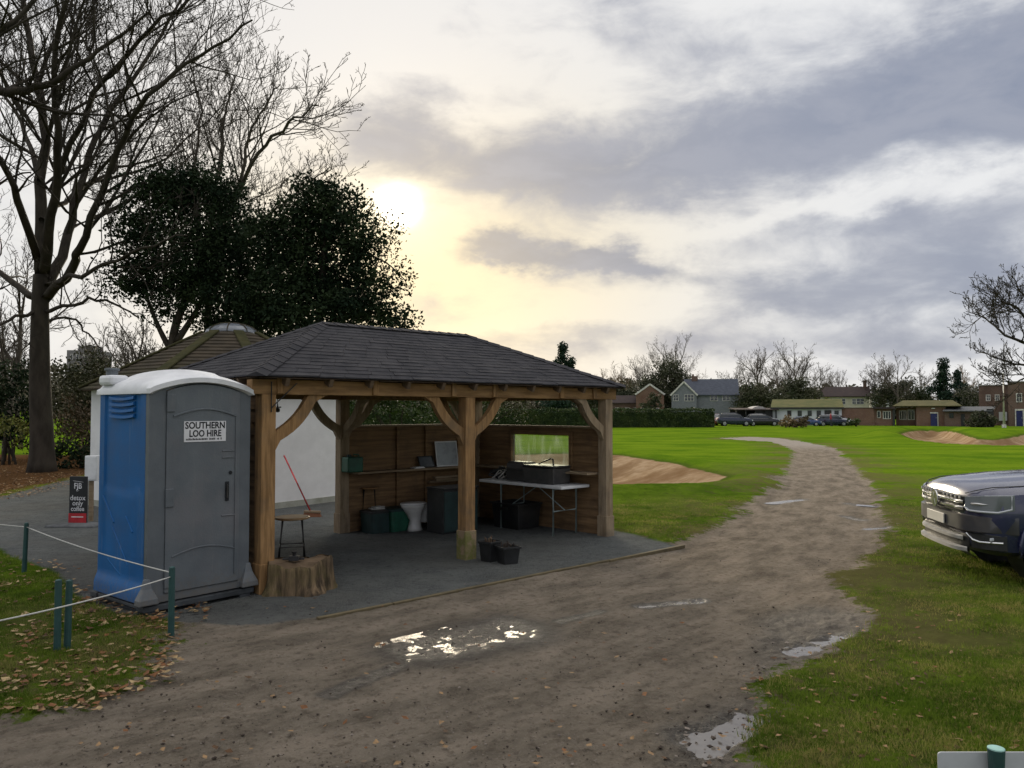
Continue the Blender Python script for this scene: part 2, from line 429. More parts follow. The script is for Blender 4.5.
def ground_material():
    m, t, b = newmat('terrain')
    at_ = lambda n: t.new('ShaderNodeAttribute', attribute_name=n).outputs['Fac']
    pos = t.new('ShaderNodeNewGeometry').outputs['Position']
    dist = t.new('ShaderNodeVectorMath', operation='LENGTH'); t.l.new(pos, dist.inputs[0]); dist = dist.outputs['Value']
    n1 = t.noise(pos, .35, 6, .6); n2 = t.noise(pos, 2.2, 8, .65); n3 = t.noise(pos, 14, 8, .7); n4 = t.noise(pos, 55, 4, .7)
    n5 = t.noise(pos, 6.0, 8, .75)
    e = t.add(t.mul(t.sub(n2, .5), .25), t.mul(t.sub(n3, .5), .22))
    sdT, sdY, sdL, sdS, wet = (at_(k) for k in ('sd_track', 'sd_yard', 'sd_litter', 'sd_sand', 'wet'))
    fT = t.sst(t.add(sdT, t.add(t.mul(e, 2.6), t.mul(t.sub(n5, .5), .9))), -.05, .07); fY = t.sst(t.add(sdY, t.mul(e, .7)), -.05, .06)
    fL = t.sst(t.add(sdL, t.mul(e, 4)), -.4, .5); fS = t.sst(t.add(sdS, t.mul(e, .6)), -.04, .06)
    # turf
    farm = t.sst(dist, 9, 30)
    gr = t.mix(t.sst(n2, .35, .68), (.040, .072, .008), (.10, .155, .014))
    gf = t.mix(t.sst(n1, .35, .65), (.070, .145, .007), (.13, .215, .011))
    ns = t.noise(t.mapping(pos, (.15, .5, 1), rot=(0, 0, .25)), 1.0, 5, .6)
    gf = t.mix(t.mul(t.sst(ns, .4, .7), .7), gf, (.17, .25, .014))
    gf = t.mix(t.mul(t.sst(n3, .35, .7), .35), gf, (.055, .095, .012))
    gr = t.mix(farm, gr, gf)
    gr = t.mix(t.mul(t.sst(n5, .52, .68), t.sst(dist, 60, 10, .2, .75)), gr, (.028, .042, .009)); gr = t.mix(t.mul(t.sst(n5, .45, .32), t.sst(dist, 40, 8, 0, .5)), gr, (.17, .165, .055))
    worn = t.mul(t.sst(sdT, -2.6, 0.0), t.sst(t.add(n5, t.mul(t.sub(n1, .5), 1.2)), .40, .56))
    gr = t.mix(t.mul(worn, .75), gr, t.mix(n3, (.085, .068, .034), (.15, .125, .06)))
    gr = t.mix(t.mul(t.sst(n4, .55, .75), .35), gr, (.16, .15, .06))
    # leaf litter under the trees
    lt = t.mix(t.sst(n3, .35, .65), (.045, .03, .018), (.15, .078, .034))
    gr = t.mix(fL, gr, lt)
    # dirt track; streaks follow the line of travel
    tr = t.comb(t.mul(at_('lat'), 1.5), t.mul(at_('along'), .42), 0)
    st = t.noise(tr, 2.2, 10, .68)
    dt = t.mix(t.sst(n2, .3, .7), (.150, .128, .100), (.230, .197, .157))
    dt = t.mix(t.mul(t.sst(st, .42, .66), .75), dt, (.30, .252, .20))
    dt = t.mix(t.mul(t.sst(st, .50, .34), .32), dt, (.075, .062, .052))
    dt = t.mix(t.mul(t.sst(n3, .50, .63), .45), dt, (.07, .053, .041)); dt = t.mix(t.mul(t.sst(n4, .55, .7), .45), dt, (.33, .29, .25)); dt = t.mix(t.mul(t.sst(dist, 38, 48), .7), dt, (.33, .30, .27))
    sp = t.vor(pos, 26, 'F1'); pe = t.vor(pos, 26, 'F1', 'Color')
    sc_ = t.new('ShaderNodeSeparateColor'); t.l.new(pe, sc_.inputs[0])
    peb = t.mul(t.sst(sp, .30, .2), t.sst(sc_.outputs[0], .78, .86))
    dt = t.mix(t.mul(peb, .6), dt, t.mix(sc_.outputs[1], (.30, .26, .22), (.07, .06, .055)))
    # grey gravelled yard
    yd = t.mix(t.sst(n2, .3, .7), (.088, .096, .098), (.15, .158, .155))
    yd = t.mix(t.sst(n4, .4, .7), yd, (.15, .155, .15)); yd = t.mix(t.sst(n3, .5, .68, 0, .6), yd, (.045, .05, .05)); yd = t.mix(t.sst(n5, .5, .66, 0, .5), yd, (.17, .175, .17)) if True else yd
    yd = t.mix(t.mul(t.sst(n1, .4, .65), .35), yd, (.11, .10, .085))
    sa = t.mix(t.sst(n2, .3, .7), (.27, .18, .10), (.42, .31, .20))
    sa = t.mix(t.mul(t.sst(n1, .38, .6), .75), sa, (.17, .10, .05))
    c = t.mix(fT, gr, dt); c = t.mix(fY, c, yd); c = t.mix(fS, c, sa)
    # around the sand: shade under the turf lip, painted as a dark band
    lip = t.mul(t.sst(sdS, -.42, -.02), t.sst(sdS, .06, -.02))
    c = t.mix(t.mul(lip, .55), c, (.05, .055, .018))
    c = t.mix(t.mul(t.m('MINIMUM', wet, .58), t.m('MINIMUM', t.mul(t.m('MAXIMUM', fT, fY), 1.5), 2.0)), c, t.mix(n3, (.03, .025, .02), (.06, .05, .04)))
    t.put(b.inputs['Base Color'], c)
    ro = t.m('SUBTRACT', .93, t.mul(t.mul(wet, t.m('MAXIMUM', fT, fY)), t.sst(n3, .3, .62, .80, .5)))
    t.put(b.inputs['Roughness'], ro); t.put(b.inputs['Specular IOR Level'], t.mul(t.mul(wet, t.m('MAXIMUM', fT, fY)), .55))
    h = t.add(t.mul(n3, 1.0), t.mul(n4, .6)); h = t.add(h, t.mul(peb, .5))
    nearb = t.sst(dist, 40, 6, .15, 1.0)
    bn = t.new('ShaderNodeBump'); bn.inputs['Distance'].default_value = .048; t.l.new(h, bn.inputs['Height']); t.l.new(nearb, bn.inputs['Strength'])
    t.l.new(bn.outputs[0], b.inputs['Normal'])
    return m
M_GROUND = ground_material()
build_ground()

# puddle water: level sheets that the mud breaks through
mw, t, b = newmat('puddle_water')
pos = t.new('ShaderNodeNewGeometry').outputs['Position']
t.put(b.inputs['Base Color'], t.mix(t.noise(pos, 6, 4), (.10, .085, .07), (.17, .15, .13)))
t.put(b.inputs['Roughness'], t.sst(t.noise(pos, 3, 4), .4, .7, .05, .16)); b.inputs['IOR'].default_value = 1.6; b.inputs['Specular IOR Level'].default_value = .9
t.put(b.inputs['Normal'], t.bump(t.noise(pos, 22, 5), .12, .012))
mw2 = mw.copy(); mw2.name = 'wet_gravel_sheen'; b2 = mw2.node_tree.nodes['Principled BSDF']; [mw2.node_tree.links.remove(l) for l in list(b2.inputs['Roughness'].links)]; b2.inputs['Roughness'].default_value = .17; nb2 = [n for n in mw2.node_tree.nodes if n.type == 'BUMP'][0]; nb2.inputs['Strength'].default_value = .16; nb2.inputs['Distance'].default_value = .02; nb2.inputs['Height'].links[0].from_node.inputs['Scale'].default_value = 38
for A, B, wd, dep, core in PUD[:7]:
    pa, pb = gp(*A), gp(*B); d = (pb - pa).normalized(); n_ = Vector((-d.y, d.x, 0)); k = wd * 1.5
    pts = []
    for j in range(24):
        a = 2 * math.pi * j / 24; c_, s_ = math.cos(a), math.sin(a)
        pts.append((pb if c_ > 0 else pa) + d * c_ * k + n_ * s_ * k)
    z = -.013 if dep > .02 else -.008
    if core == .8 and wd in (.08, .17): z = -.022
    mb = MB(); mb.add([(p.x, p.y, z) for p in pts], [tuple(range(24))])
    mb.build('puddle', mw2 if wd in (.30, .06) else mw, fix=False)['kind'] = 'structure'

# grass blades: turf close to the camera
def scatter_area(n, rmin, rmax, azmax, power):
    u = NPR.rand(n); a = (NPR.rand(n) * 2 - 1) * R(azmax)
    q = 2 - power
    r = (rmin ** q + u * (rmax ** q - rmin ** q)) ** (1 / q)
    return r * np.sin(a), r * np.cos(a), r
def edge_of(x, y): return fbm(x, y, .9, 5, 3) * .75 + fbm(x, y, .18, 3, 4) * .14
P2 = lambda poly: [(p[0], p[1]) for p in poly]
def bare_of(x, y):
    e = edge_of(x, y)
    return np.maximum(np.maximum(np.maximum(sdpoly(x, y, P2(TRACK)), sdpoly(x, y, P2(PATH))) + e, sdpoly(x, y, P2(YARD)) + e * .25), np.maximum(sdpoly(x, y, P2(SAND_A)), sdpoly(x, y, P2(SAND_B))))
def leafmesh(name, V, Fc, mats, idx=None, parent=None):
    me = bpy.data.meshes.new(name); n, k = Fc.shape
    me.vertices.add(len(V)); me.vertices.foreach_set('co', V.astype(np.float32).ravel())
    me.loops.add(n * k); me.loops.foreach_set('vertex_index', Fc.astype(np.int32).ravel())
    me.polygons.add(n); me.polygons.foreach_set('loop_start', (np.arange(n) * k).astype(np.int32)); me.polygons.foreach_set('loop_total', np.full(n, k, np.int32))
    for m in (mats if isinstance(mats, (list, tuple)) else [mats]): me.materials.append(m)
    if idx is not None: me.polygons.foreach_set('material_index', idx.astype(np.int32))
    me.update(calc_edges=True)
    o = bpy.data.objects.new(name, me); COL.objects.link(o)
    if parent is not None: o.parent = parent
    return o
def grass():
    x, y, r = scatter_area(250000, 3.2, 24, 41, 1.85)
    x = np.concatenate([x, np.tan(R(-33) + NPR.rand(14000) * R(14)) * 1.0 * (q := 4.8 + NPR.rand(14000) ** 1.2 * 4.5)]); y = np.concatenate([y, q])
    r = np.hypot(x, y)
    b_ = bare_of(x, y)
    den = fbm(x, y, .7, 4, 40)
    keep = (b_ < -.02 - NPR.rand(len(x)) ** 2 * .9) & (den * 1.4 + .42 - .12 * sst(b_, -1.2, 0) * (x > 0) > NPR.rand(len(x)) * .55)
    x, y, r, b_ = x[keep], y[keep], r[keep], b_[keep]
    nb = 5; n = len(x)
    X = np.repeat(x, nb) + NPR.randn(n * nb) * .018; Y = np.repeat(y, nb) + NPR.randn(n * nb) * .018; RR = np.repeat(r, nb)
    an = NPR.rand(n * nb) * 2 * np.pi; h = (.018 + NPR.rand(n * nb) * .028) * (.8 + .5 * NPR.rand(n * nb)) * sst(RR, 26, 9); wd = .0016 + .00032 * RR
    lean = (NPR.rand(n * nb) * .9 + .15) * h; la = NPR.rand(n * nb) * 2 * np.pi
    z0 = np.full(n * nb, .008)
    p0 = np.stack([X - np.cos(an) * wd, Y - np.sin(an) * wd, z0], 1); p1 = np.stack([X + np.cos(an) * wd, Y + np.sin(an) * wd, z0], 1)
    p2 = np.stack([X + np.cos(la) * lean, Y + np.sin(la) * lean, z0 + h + .012], 1)
    V = np.stack([p0, p1, p2], 1).reshape(-1, 3); Fc = np.arange(len(V)).reshape(-1, 3)
    m1, t, b = newmat('grass_blade')
    pos = t.new('ShaderNodeNewGeometry').outputs['Position']
    c = t.mix(t.sst(t.noise(pos, 1.1, 5), .35, .65), (.062, .115, .012), (.14, .20, .026)); c = t.mix(t.mul(t.sst(t.add(t.mul(t.noise(pos, 40, 2), .5), t.mul(t.noise(pos, 1.7, 4), .5)), .48, .6), .7), c, (.33, .27, .11))
    t.put(b.inputs['Base Color'], c); b.inputs['Roughness'].default_value = .6
    b.inputs['Specular IOR Level'].default_value = .04
    tl_ = t.new('ShaderNodeBsdfTranslucent'); t.l.new(c, tl_.inputs[0]); ms_ = t.new('ShaderNodeMixShader'); ms_.inputs[0].default_value = .5
    t.l.new(b.outputs[0], ms_.inputs[1]); t.l.new(tl_.outputs[0], ms_.inputs[2]); t.l.new(ms_.outputs[0], t.n['Material Output'].inputs[0])
    o = leafmesh('grass', V, Fc, m1); o['kind'] = 'stuff'
grass()
def litter(name, x, y, size, mats, z=.012, lift=.0):
    n = len(x); s = size * (.6 + .8 * NPR.rand(n)); a = NPR.rand(n) * 2 * np.pi
    ca, sa = np.cos(a), np.sin(a); til = NPR.randn(n, 4) * .35
    asp = .45 + .3 * NPR.rand(n)
    zz = z + lift * NPR.rand(n)
    loc = [(-1, 0), (0, -1), (1, 0), (0, 1)]; P = []
    for k, (lx, ly) in enumerate(loc):
        px, py = lx * s, ly * s * asp
        P.append(np.stack([x + px * ca - py * sa, y + px * sa + py * ca, zz + s * (np.abs(til[:, k]) * .8)], 1))
    V = np.stack(P, 1).reshape(-1, 3); Fc = np.arange(len(V)).reshape(-1, 4)
    o = leafmesh(name, V, Fc, mats, NPR.randint(0, len(mats), n)); o['kind'] = 'stuff'
    return o
LEAFM = [mat('fallen_leaf_' + nm, c, .65, var=.3, scale=30, bump=0) for nm, c in (('rust', (.16, .07, .028)), ('tan', (.24, .15, .075)), ('brown', (.085, .045, .022)), ('straw', (.32, .23, .12)))]
def leaves_zone(n, uv, test, power=1.0):
    pts = []
    us = NPR.rand(n) * (uv[2] - uv[0]) + uv[0]; vs = NPR.rand(n) * (uv[3] - uv[1]) + uv[1]
    P = np.array([gp(u, v)[:2] for u, v in zip(us, vs)]); x, y = P[:, 0], P[:, 1]
    k = test(x, y); return x[k], y[k]
def tg(x, y): # near-left verge: most leaves along the worn edge
    b_ = bare_of(x, y); return (b_ < .25) & (NPR.rand(len(x)) < np.exp(-((b_ + .5) / 1.2) ** 2) * .5 + .34) & (fbm(x, y, .45, 3, 60) > -.12)
xa, ya = leaves_zone(2200, (-60, 560, 180, 715), tg)
xb, yb = leaves_zone(6500, (-140, 458, 105, 502), lambda x, y: (sdpoly(x, y, P2(LITTER)) > -.6) & (fbm(x, y, 1.2, 3, 61) > -.12))
xc, yc = leaves_zone(420, (80, 598, 210, 640), lambda x, y: fbm(x, y, .3, 3, 66) > -.02)
litter('fallen_leaves', np.concatenate([xa, xb, xc]), np.concatenate([ya, yb, yc]), .029, LEAFM, .012, .028)
xd, yd = leaves_zone(420, (690, 600, 1060, 768), lambda x, y: (bare_of(x, y) < .2))
xe, ye = leaves_zone(150, (80, 600, 720, 768), lambda x, y: np.ones(len(x), bool))
litter('scattered_leaves', np.concatenate([xd, xe]), np.concatenate([yd, ye]), .022, LEAFM[:3] + [LEAFM[1]], .012, .02)
# loose stones and clods lying on the track
def clods():
    us = NPR.rand(2600) * 1000 - 60; vs = 768 - NPR.rand(2600) ** 1.4 * 300
    P = np.array([gp(u, v)[:2] for u, v in zip(us, vs)]); x, y = P[:, 0], P[:, 1]
    k = (sdpoly(x, y, P2(TRACK)) > .0) & (fbm(x, y, 1.4, 3, 70) > -.08)
    x, y = x[k], y[k]; mud = sdpoly(x, y, P2(MUD)) > -.1
    mb = MB()
    ico = [(0, 0, 1), (.89, 0, .45), (.28, .85, .45), (-.72, .53, .45), (-.72, -.53, .45), (.28, -.85, .45), (0, 0, -.5)]
    fc = [(0, 1, 2), (0, 2, 3), (0, 3, 4), (0, 4, 5), (0, 5, 1), (6, 2, 1), (6, 3, 2), (6, 4, 3), (6, 5, 4), (6, 1, 5)]
    for i in range(len(x)):
        s = (.004 + random.random() ** 3 * .011) * (1.7 if mud[i] else 1); a = random.random() * 6.3
        vs_ = []
        for p in ico:
            j = .7 + .6 * random.random(); px, py = p[0] * s * j, p[1] * s * j * .8
            vs_.append((x[i] + px * math.cos(a) - py * math.sin(a), y[i] + px * math.sin(a) + py * math.cos(a), .002 + p[2] * s * .7 * j))
        mb.add(vs_, fc, 0 if random.random() < .75 else 1)
    o = mb.build('loose_stones', [mat('clod_dark', (.05, .038, .03), .8, scale=20, bump=0), mat('pebble_pale', (.2, .17, .145), .8, scale=20, bump=0)], fix=False); o['kind'] = 'stuff'
clods()
# ---------------------------------------------------------------- materials for built things
OAK = mat('weathered_oak', (.19, .108, .046), .8, (.37, .22, .10), 4, (7, 7, .6), .3, 14, dirt=(.11, .09, .065), damt=.6)
OAKG = mat('greyed_oak', (.22, .16, .10), .8, (.36, .28, .19), 3, (6, 6, .7), .25, 14, dirt=(.10, .085, .07), damt=.55)
BEAM = mat('beam_oak', (.19, .108, .046), .75, (.35, .21, .095), 3, (.7, 6, 6), .25, 14, dirt=(.11, .08, .055), damt=.4)
BOARD = mat('stained_board', (.155, .095, .05), .8, (.28, .175, .09), 3, (.6, .6, 9), .25, 12, dirt=(.05, .04, .035), damt=.45)
SHELF = mat('shelf_board', (.22, .16, .10), .75, (.32, .25, .17), 3, (.6, 6, 6), .2, 12)
FELT = mat('felt_shingle', (.024, .024, .029), .9, (.052, .050, .055), 5, (1, 1, 1), .5, 60, dirt=(.085, .082, .085), dscale=1.6, damt=.35, bdist=.006)
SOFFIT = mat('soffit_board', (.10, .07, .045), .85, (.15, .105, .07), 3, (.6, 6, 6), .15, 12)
MOSS = mat('post_moss', (.055, .075, .012), .95, (.10, .10, .03), 14, bump=.6)
BLACKMETAL = mat('black_steel', (.018, .018, .02), .45, var=.3, bump=.05)
GALV = mat('galvanised_steel', (.38, .39, .40), .42, var=.2, metal=.85, bump=.05)
WHITEPL = mat('white_plastic', (.72, .73, .74), .4, var=.06, bump=.03, dirt=(.45, .44, .42), damt=.3)
BLACKPL = mat('black_plastic', (.016, .017, .018), .45, var=.3, bump=.08, dirt=(.06, .055, .05), damt=.5)

UA = R(90 - 46.8)
PO = Vector((-2.59, 8.12, 0)) + Vector((math.cos(R(43.2)), math.sin(R(43.2)), 0)) * .08
Uv = Vector((math.cos(UA), math.sin(UA), 0)); Vv = Vector((-math.sin(UA), math.cos(UA), 0))
def pav(x, y, z=0): return PO + Uv * x + Vv * y + Vector((0, 0, z))
BX, BY = 5.38, 2.95
sh = thing('timber_shelter', 'open oak framed shelter with dark hipped shingle roof on the gravel yard', 'shelter', PO, UA)
PW = .155
def post(x, y, m, mossy=False):
    mb = MB(); h = PW / 2
    mb.box(x - h, y - h, -.05, x + h, y + h, 2.02)
    p = mb.build('post', m, sh, bevel=.008)
    k = MB(); k.box(x - h - .012, y - h - .012, -.04, x + h + .012, y + h + .012, .36 if mossy else .30)
    k.build('plinth', MOSSY if mossy else m, p, bevel=.006)
    return p
MOSSY, t, b = newmat('mossy_oak')
pos = t.new('ShaderNodeTexCoord').outputs['Object']; sepz = t.new('ShaderNodeSeparateXYZ'); t.l.new(pos, sepz.inputs[0])
nz = t.noise(pos, 9, 6, .65)
t.put(b.inputs['Base Color'], t.mix(t.sst(t.add(nz, t.mul(sepz.outputs[2], -.35)), .32, .56), t.mix(nz, (.22, .15, .09), (.32, .24, .15)), t.mix(nz, (.10, .12, .02), (.17, .16, .05))))
b.inputs['Roughness'].default_value = .95; t.put(b.inputs['Normal'], t.bump(t.noise(pos, 60, 4), .5, .01))
posts = [(0, 0, OAK, 0), (BX / 2, 0, OAK, 1), (BX, 0, OAKG, 0), (0, BY, OAKG, 0), (BX / 2, BY, OAKG, 0), (BX, BY, OAKG, 0)]
for x, y, m, ms in posts: post(x, y, m, ms)
# ring beam
def beam(p, q, w=.13, h=.155, m=BEAM, name='beam', par=None):
    mb = MB(); mb.bar(p, q, w, h, up=(0, 0, 1)); return mb.build(name, m, par or sh, bevel=.006)
zb = 2.02 + .0785
hp = PW / 2
for y in (0, BY):
    beam((-hp - .1, y, zb), (BX + hp + .1, y, zb))
for x in (0, BX / 2, BX):
    beam((x, hp - .01, zb - .002), (x, BY - hp + .01, zb - .002))
# curved knee braces
def brace(x, y, dx, dy, m=OAK):
    L = .52; poly = []
    n = 9; w = .12
    for k in range(n + 1):                      # outer arc from the post up to the beam, then back along the inner one
        a = math.pi / 2 * k / n
        poly.append((L * (1 - math.cos(a)) * 1.0, L * math.sin(a)))
    pts_o = [(hp - .005 + L * (1 - math.cos(math.pi / 2 * k / n)), 2.022 - L + L * math.sin(math.pi / 2 * k / n)) for k in range(n + 1)]
    pts_o = []
    for k in range(n + 1):
        s = k / n; bend = .075 * math.sin(math.pi * s)
        px, pz = hp - .004 + L * s, 2.024 - L + L * s
        pts_o.append((px + bend * .707, pz - bend * .707))
    ring = []
    nrm = []
    top = [(p[0] - w * .707, p[1] + w * .707) for p in pts_o]
    top = [(max(hp - .004, a), min(2.024, c)) for a, c in top]
    poly2 = [(hp - .004, 2.024 - L - .10)] + pts_o[1:-1] + [(hp + L + .10, 2.024)] + list(reversed(top[1:-1]))
    th = .075
    n_ = Vector((-dy, dx, 0)) * th
    P = [Vector((x + dx * a, y + dy * a, c)) - n_ / 2 for a, c in poly2]
    mb = MB(); mb.prism(P, n_); mb.build('knee_brace', m, sh, bevel=.004)
for x, y, m, ms in posts:
    for dx, dy in ((1, 0), (-1, 0), (0, 1), (0, -1)):
        if -.01 <= x + dx * BX / 2 <= BX + .01 and dx: brace(x, y, dx, 0, m)
        if -.01 <= y + dy * BY <= BY + .01 and dy: brace(x, y, 0, dy, m)
# little blocks on the wall plate and an iron strap at the first corner
for x in (.12, 1.28, 2.42, 3.1, 4.35, 5.05):
    mb = MB(); mb.box(x - .035, -.092, 2.03, x + .035, -.064, 2.20); mb.build('rafter_block', OAK, sh, bevel=.003)
mb = MB(); mb.bar((.02, -.084, 1.88), (.30, -.088, 2.14), .018, .006); mb.bar((.02, -.084, 1.84), (.02, -.084, 2.15), .018, .005); mb.build('iron_strap', BLACKMETAL, sh)
# rafters under the roof
OV, ZE, ZR = .21, 2.205, 2.985
hx, hy = OV, OV
run = BY / 2 + OV
def slope_z(d): return ZE + (ZR - ZE) * d / run   # d = plan distance in from the eave
mb = MB()
for i in range(11):
    x = .15 + (BX - .3) * i / 10
    for sgn in (0, 1):
        dmax = min(run, min(x + OV, BX + OV - x))
        y0, y1 = (-OV + .03, -OV + dmax) if not sgn else (BY + OV - .03, BY + OV - dmax)
        mb.bar((x, y0, slope_z(.03) - .075), (x, y1, slope_z(dmax) - .075), .045, .09, up=(0, 0, 1))
for j in range(5):
    y = .25 + (BY - .5) * j / 4
    dmax = min(y + OV, BY + OV - y)
    for x0, x1 in ((-OV + .03, -OV + dmax), (BX + OV - .03, BX + OV - dmax)):
        mb.bar((x0, y, slope_z(.03) - .075), (x1, y, slope_z(dmax) - .075), .045, .09, up=(0, 0, 1))
rafter_mb = mb
# roof: overlapping shingle courses on the four hips
roof = MB()
NC = 17
A_ = [(-OV, -OV), (BX + OV, -OV), (BX + OV, BY + OV), (-OV, BY + OV)]
def inset(d): return [(-OV + d, -OV + d), (BX + OV - d, -OV + d), (BX + OV - d, BY + OV - d), (-OV + d, BY + OV - d)]
rs = random.Random(5)
for c in range(NC):
    d0, d1 = run * c / NC, min(run, run * (c + 1.18) / NC)
    for s in range(4):
        p, q = inset(d0)[s], inset(d0)[(s + 1) % 4]; P, Q = inset(d1)[s], inset(d1)[(s + 1) % 4]
        L = math.hypot(q[0] - p[0], q[1] - p[1]); n = max(1, int(L / .3)); off = rs.random() * .5
        cuts = [0] + sorted(min(.999, max(.001, (k + off) / n)) for k in range(n) if 0 < (k + off) / n < 1) + [1]
        for k in range(len(cuts) - 1):
            g = .0025 / L
            a0, a1 = cuts[k] + g, cuts[k + 1] - g
            if a1 - a0 < .002: continue
            lift = .012 + rs.random() * .005; drop = rs.random() * .006
            f = lambda A, B, u: (A[0] + (B[0] - A[0]) * u, A[1] + (B[1] - A[1]) * u)
            b0, b1 = f(p, q, a0), f(p, q, a1); t0, t1 = f(P, Q, a0), f(P, Q, a1)
            z0, z1 = slope_z(d0) - drop, slope_z(d1)
            roof.add([(*b0, z0 + lift), (*b1, z0 + lift), (*t1, z1 + .003), (*t0, z1 + .003), (*b0, z0), (*b1, z0)], [(0, 1, 2, 3), (4, 5, 1, 0), (0, 3, 4), (1, 5, 2)], 0)
rf = roof.build('roof', FELT, sh, fix=False)
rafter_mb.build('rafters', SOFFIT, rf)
deck = MB(); i0, i1 = inset(.012), inset(run - .001)
for s in range(4):
    a, b_, c, d = i0[s], i0[(s + 1) % 4], i1[(s + 1) % 4], i1[s]
    deck.add([(*a, ZE - .022), (*b_, ZE - .022), (*c, ZR - .022), (*d, ZR - .022)], [(0, 1, 2, 3)])
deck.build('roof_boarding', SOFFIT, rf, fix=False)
cap = MB(); ri0, ri1 = (-OV + run, -OV + run), (BX + OV - run, -OV + run)
def ridge(p, q, zp, zq, w=.11):
    p, q = Vector((*p, zp)), Vector((*q, zq)); n = int((q - p).length / .17)
    for k in range(n):
        a, b_ = p.lerp(q, k / n), p.lerp(q, (k + 1.15) / n); d = (q - p).normalized(); sd_ = d.cross(Vector((0, 0, 1))).normalized()
        up = Vector((0, 0, .028)); dn = Vector((0, 0, -.018))
        cap.add([a - sd_ * w + dn, a + up, a + sd_ * w + dn, b_ - sd_ * w + dn - Vector((0, 0, .01)), b_ + up - Vector((0, 0, .01)), b_ + sd_ * w + dn - Vector((0, 0, .01))], [(0, 1, 4, 3), (1, 2, 5, 4), (0, 2, 1)])
for s in range(4):
    tgt = ri0 if s in (0, 3) else ri1
    ridge(A_[s], tgt, ZE + .01, ZR)
ridge(ri0, ri1, ZR, ZR)
cap.build('ridge_cap', FELT, rf, fix=False)
# boarded walls
def boards(name, f, u0, u1, z0, z1, m=BOARD, holes=(), h=.135, th=.022):
    mb = MB(); z = z0; k = 0
    while z < z1 - .01:
        zt = min(z1, z + h - .006)
        spans = [(u0, u1)]
        for a, b_, c, d in holes:
            if zt > c + .001 and z < d - .001: spans = [s for w_ in spans for s in ((w_[0], a), (b_, w_[1]))]
        for a, b_ in spans:
            j = rs.random() * .004
            zq = min(zt + .022, z1, min([c for aa, bb, c, d in holes if c > zt - .001 and aa < (a + b_) / 2 < bb] + [9])); s_ = -.009
            P = [f(a, -th / 2 + j + s_, z), f(b_, -th / 2 + j + s_, z), f(b_, th / 2 + j + s_, z), f(a, th / 2 + j + s_, z)]
            T = [f(a, .002 + j, zq), f(b_, .002 + j, zq), f(b_, th / 2 + j, zq), f(a, th / 2 + j, zq)]
            mb.add(P + T, [(0, 3, 2, 1), (4, 5, 6, 7), (0, 1, 5, 4), (1, 2, 6, 5), (2, 3, 7, 6), (3, 0, 4, 7)])
        z += h; k += 1
    return mb.build(name, m, sh, bevel=0)
fb = lambda u, o, z: (u, BY - .02 + o, z)
fe = lambda u, o, z: (BX + .02 + o, u, z)
fl = lambda u, o, z: (-.03 + o, u, z)
bw = boards('back_wall', fb, BX / 2 + hp - .001, BX - hp + .001, -.02, 1.60)
ew = boards('end_wall', fe, hp - .001, BY - hp + .001, -.02, 1.585, holes=[(.72, 2.02, 1.0, 1.455)])
lw = boards('side_wall', fl, hp - .001, BY - hp + .001, -.02, 2.02)
mb = MB()
for u in (BX / 2 + .98, BX / 2 + 1.55, BX / 2 + 2.25): mb.box(u - .025, BY - .075, .04, u + .025, BY - .034, 1.60)
mb.build('batten', BOARD, bw)
mb = MB(); mb.box(BX / 2 + hp, BY - .06, 1.601, BX - hp, BY + .02, 1.632); mb.build('wall_capping', SHELF, bw)
mb = MB(); mb.box(BX - .03, hp, 1.587, BX + .06, BY - hp, 1.618); mb.build('wall_capping', SHELF, ew)
wf = MB()
for a, b_, c, d in ((.66, .72, .95, 1.53), (2.02, 2.08, .95, 1.53)): wf.box(BX - .03, a, c, BX + .06, b_, d)
wf.box(BX - .028, .72, 1.47, BX + .058, 2.02, 1.53); wf.box(BX - .028, .72, .95, BX + .058, 2.02, 1.0)
wfo = wf.build('window_frame', BOARD, ew, bevel=.003)
pm, t, b = newmat('clear_sheet')
t.n.remove(b)
tr = t.new('ShaderNodeBsdfTransparent'); tr.inputs[0].default_value = (.86, .9, .86, 1)
gl = t.new('ShaderNodeBsdfGlossy'); gl.inputs[0].default_value = (.8, .8, .8, 1); gl.inputs['Roughness'].default_value = .12
df = t.new('ShaderNodeBsdfTranslucent'); df.inputs[0].default_value = (.55, .6, .52, 1)
a_ = t.new('ShaderNodeMixShader'); a_.inputs[0].default_value = .07; t.l.new(tr.outputs[0], a_.inputs[1]); t.l.new(gl.outputs[0], a_.inputs[2])
pz = t.new('ShaderNodeTexCoord').outputs['Object']; c_ = t.new('ShaderNodeMixShader'); t.put(c_.inputs[0], t.sst(t.noise(t.mapping(pz, (1, 3, .7)), 4, 5), .4, .75, .04, .2))
t.l.new(a_.outputs[0], c_.inputs[1]); t.l.new(df.outputs[0], c_.inputs[2])
t.l.new(c_.outputs[0], t.n['Material Output'].inputs[0])
mb = MB(); mb.box(BX + .012, .721, 1.001, BX + .017, 2.019, 1.469); mb.build('window_sheet', pm, wfo)
# shelves
mb = MB(); mb.box(BX / 2 + hp, BY - .31, .895, BX - .036, BY - .036, .925)
mb.build('shelf', SHELF, bw, bevel=.003)
mb = MB(); mb.box(BX - .30, hp + .02, .905, BX - .036, BY - .315, .933); mb.build('shelf', SHELF, ew, bevel=.003)
mb = MB(); mb.box(-.018, .3, .88, .16, 2.6, .91); mb.build('shelf', SHELF, lw, bevel=.003)
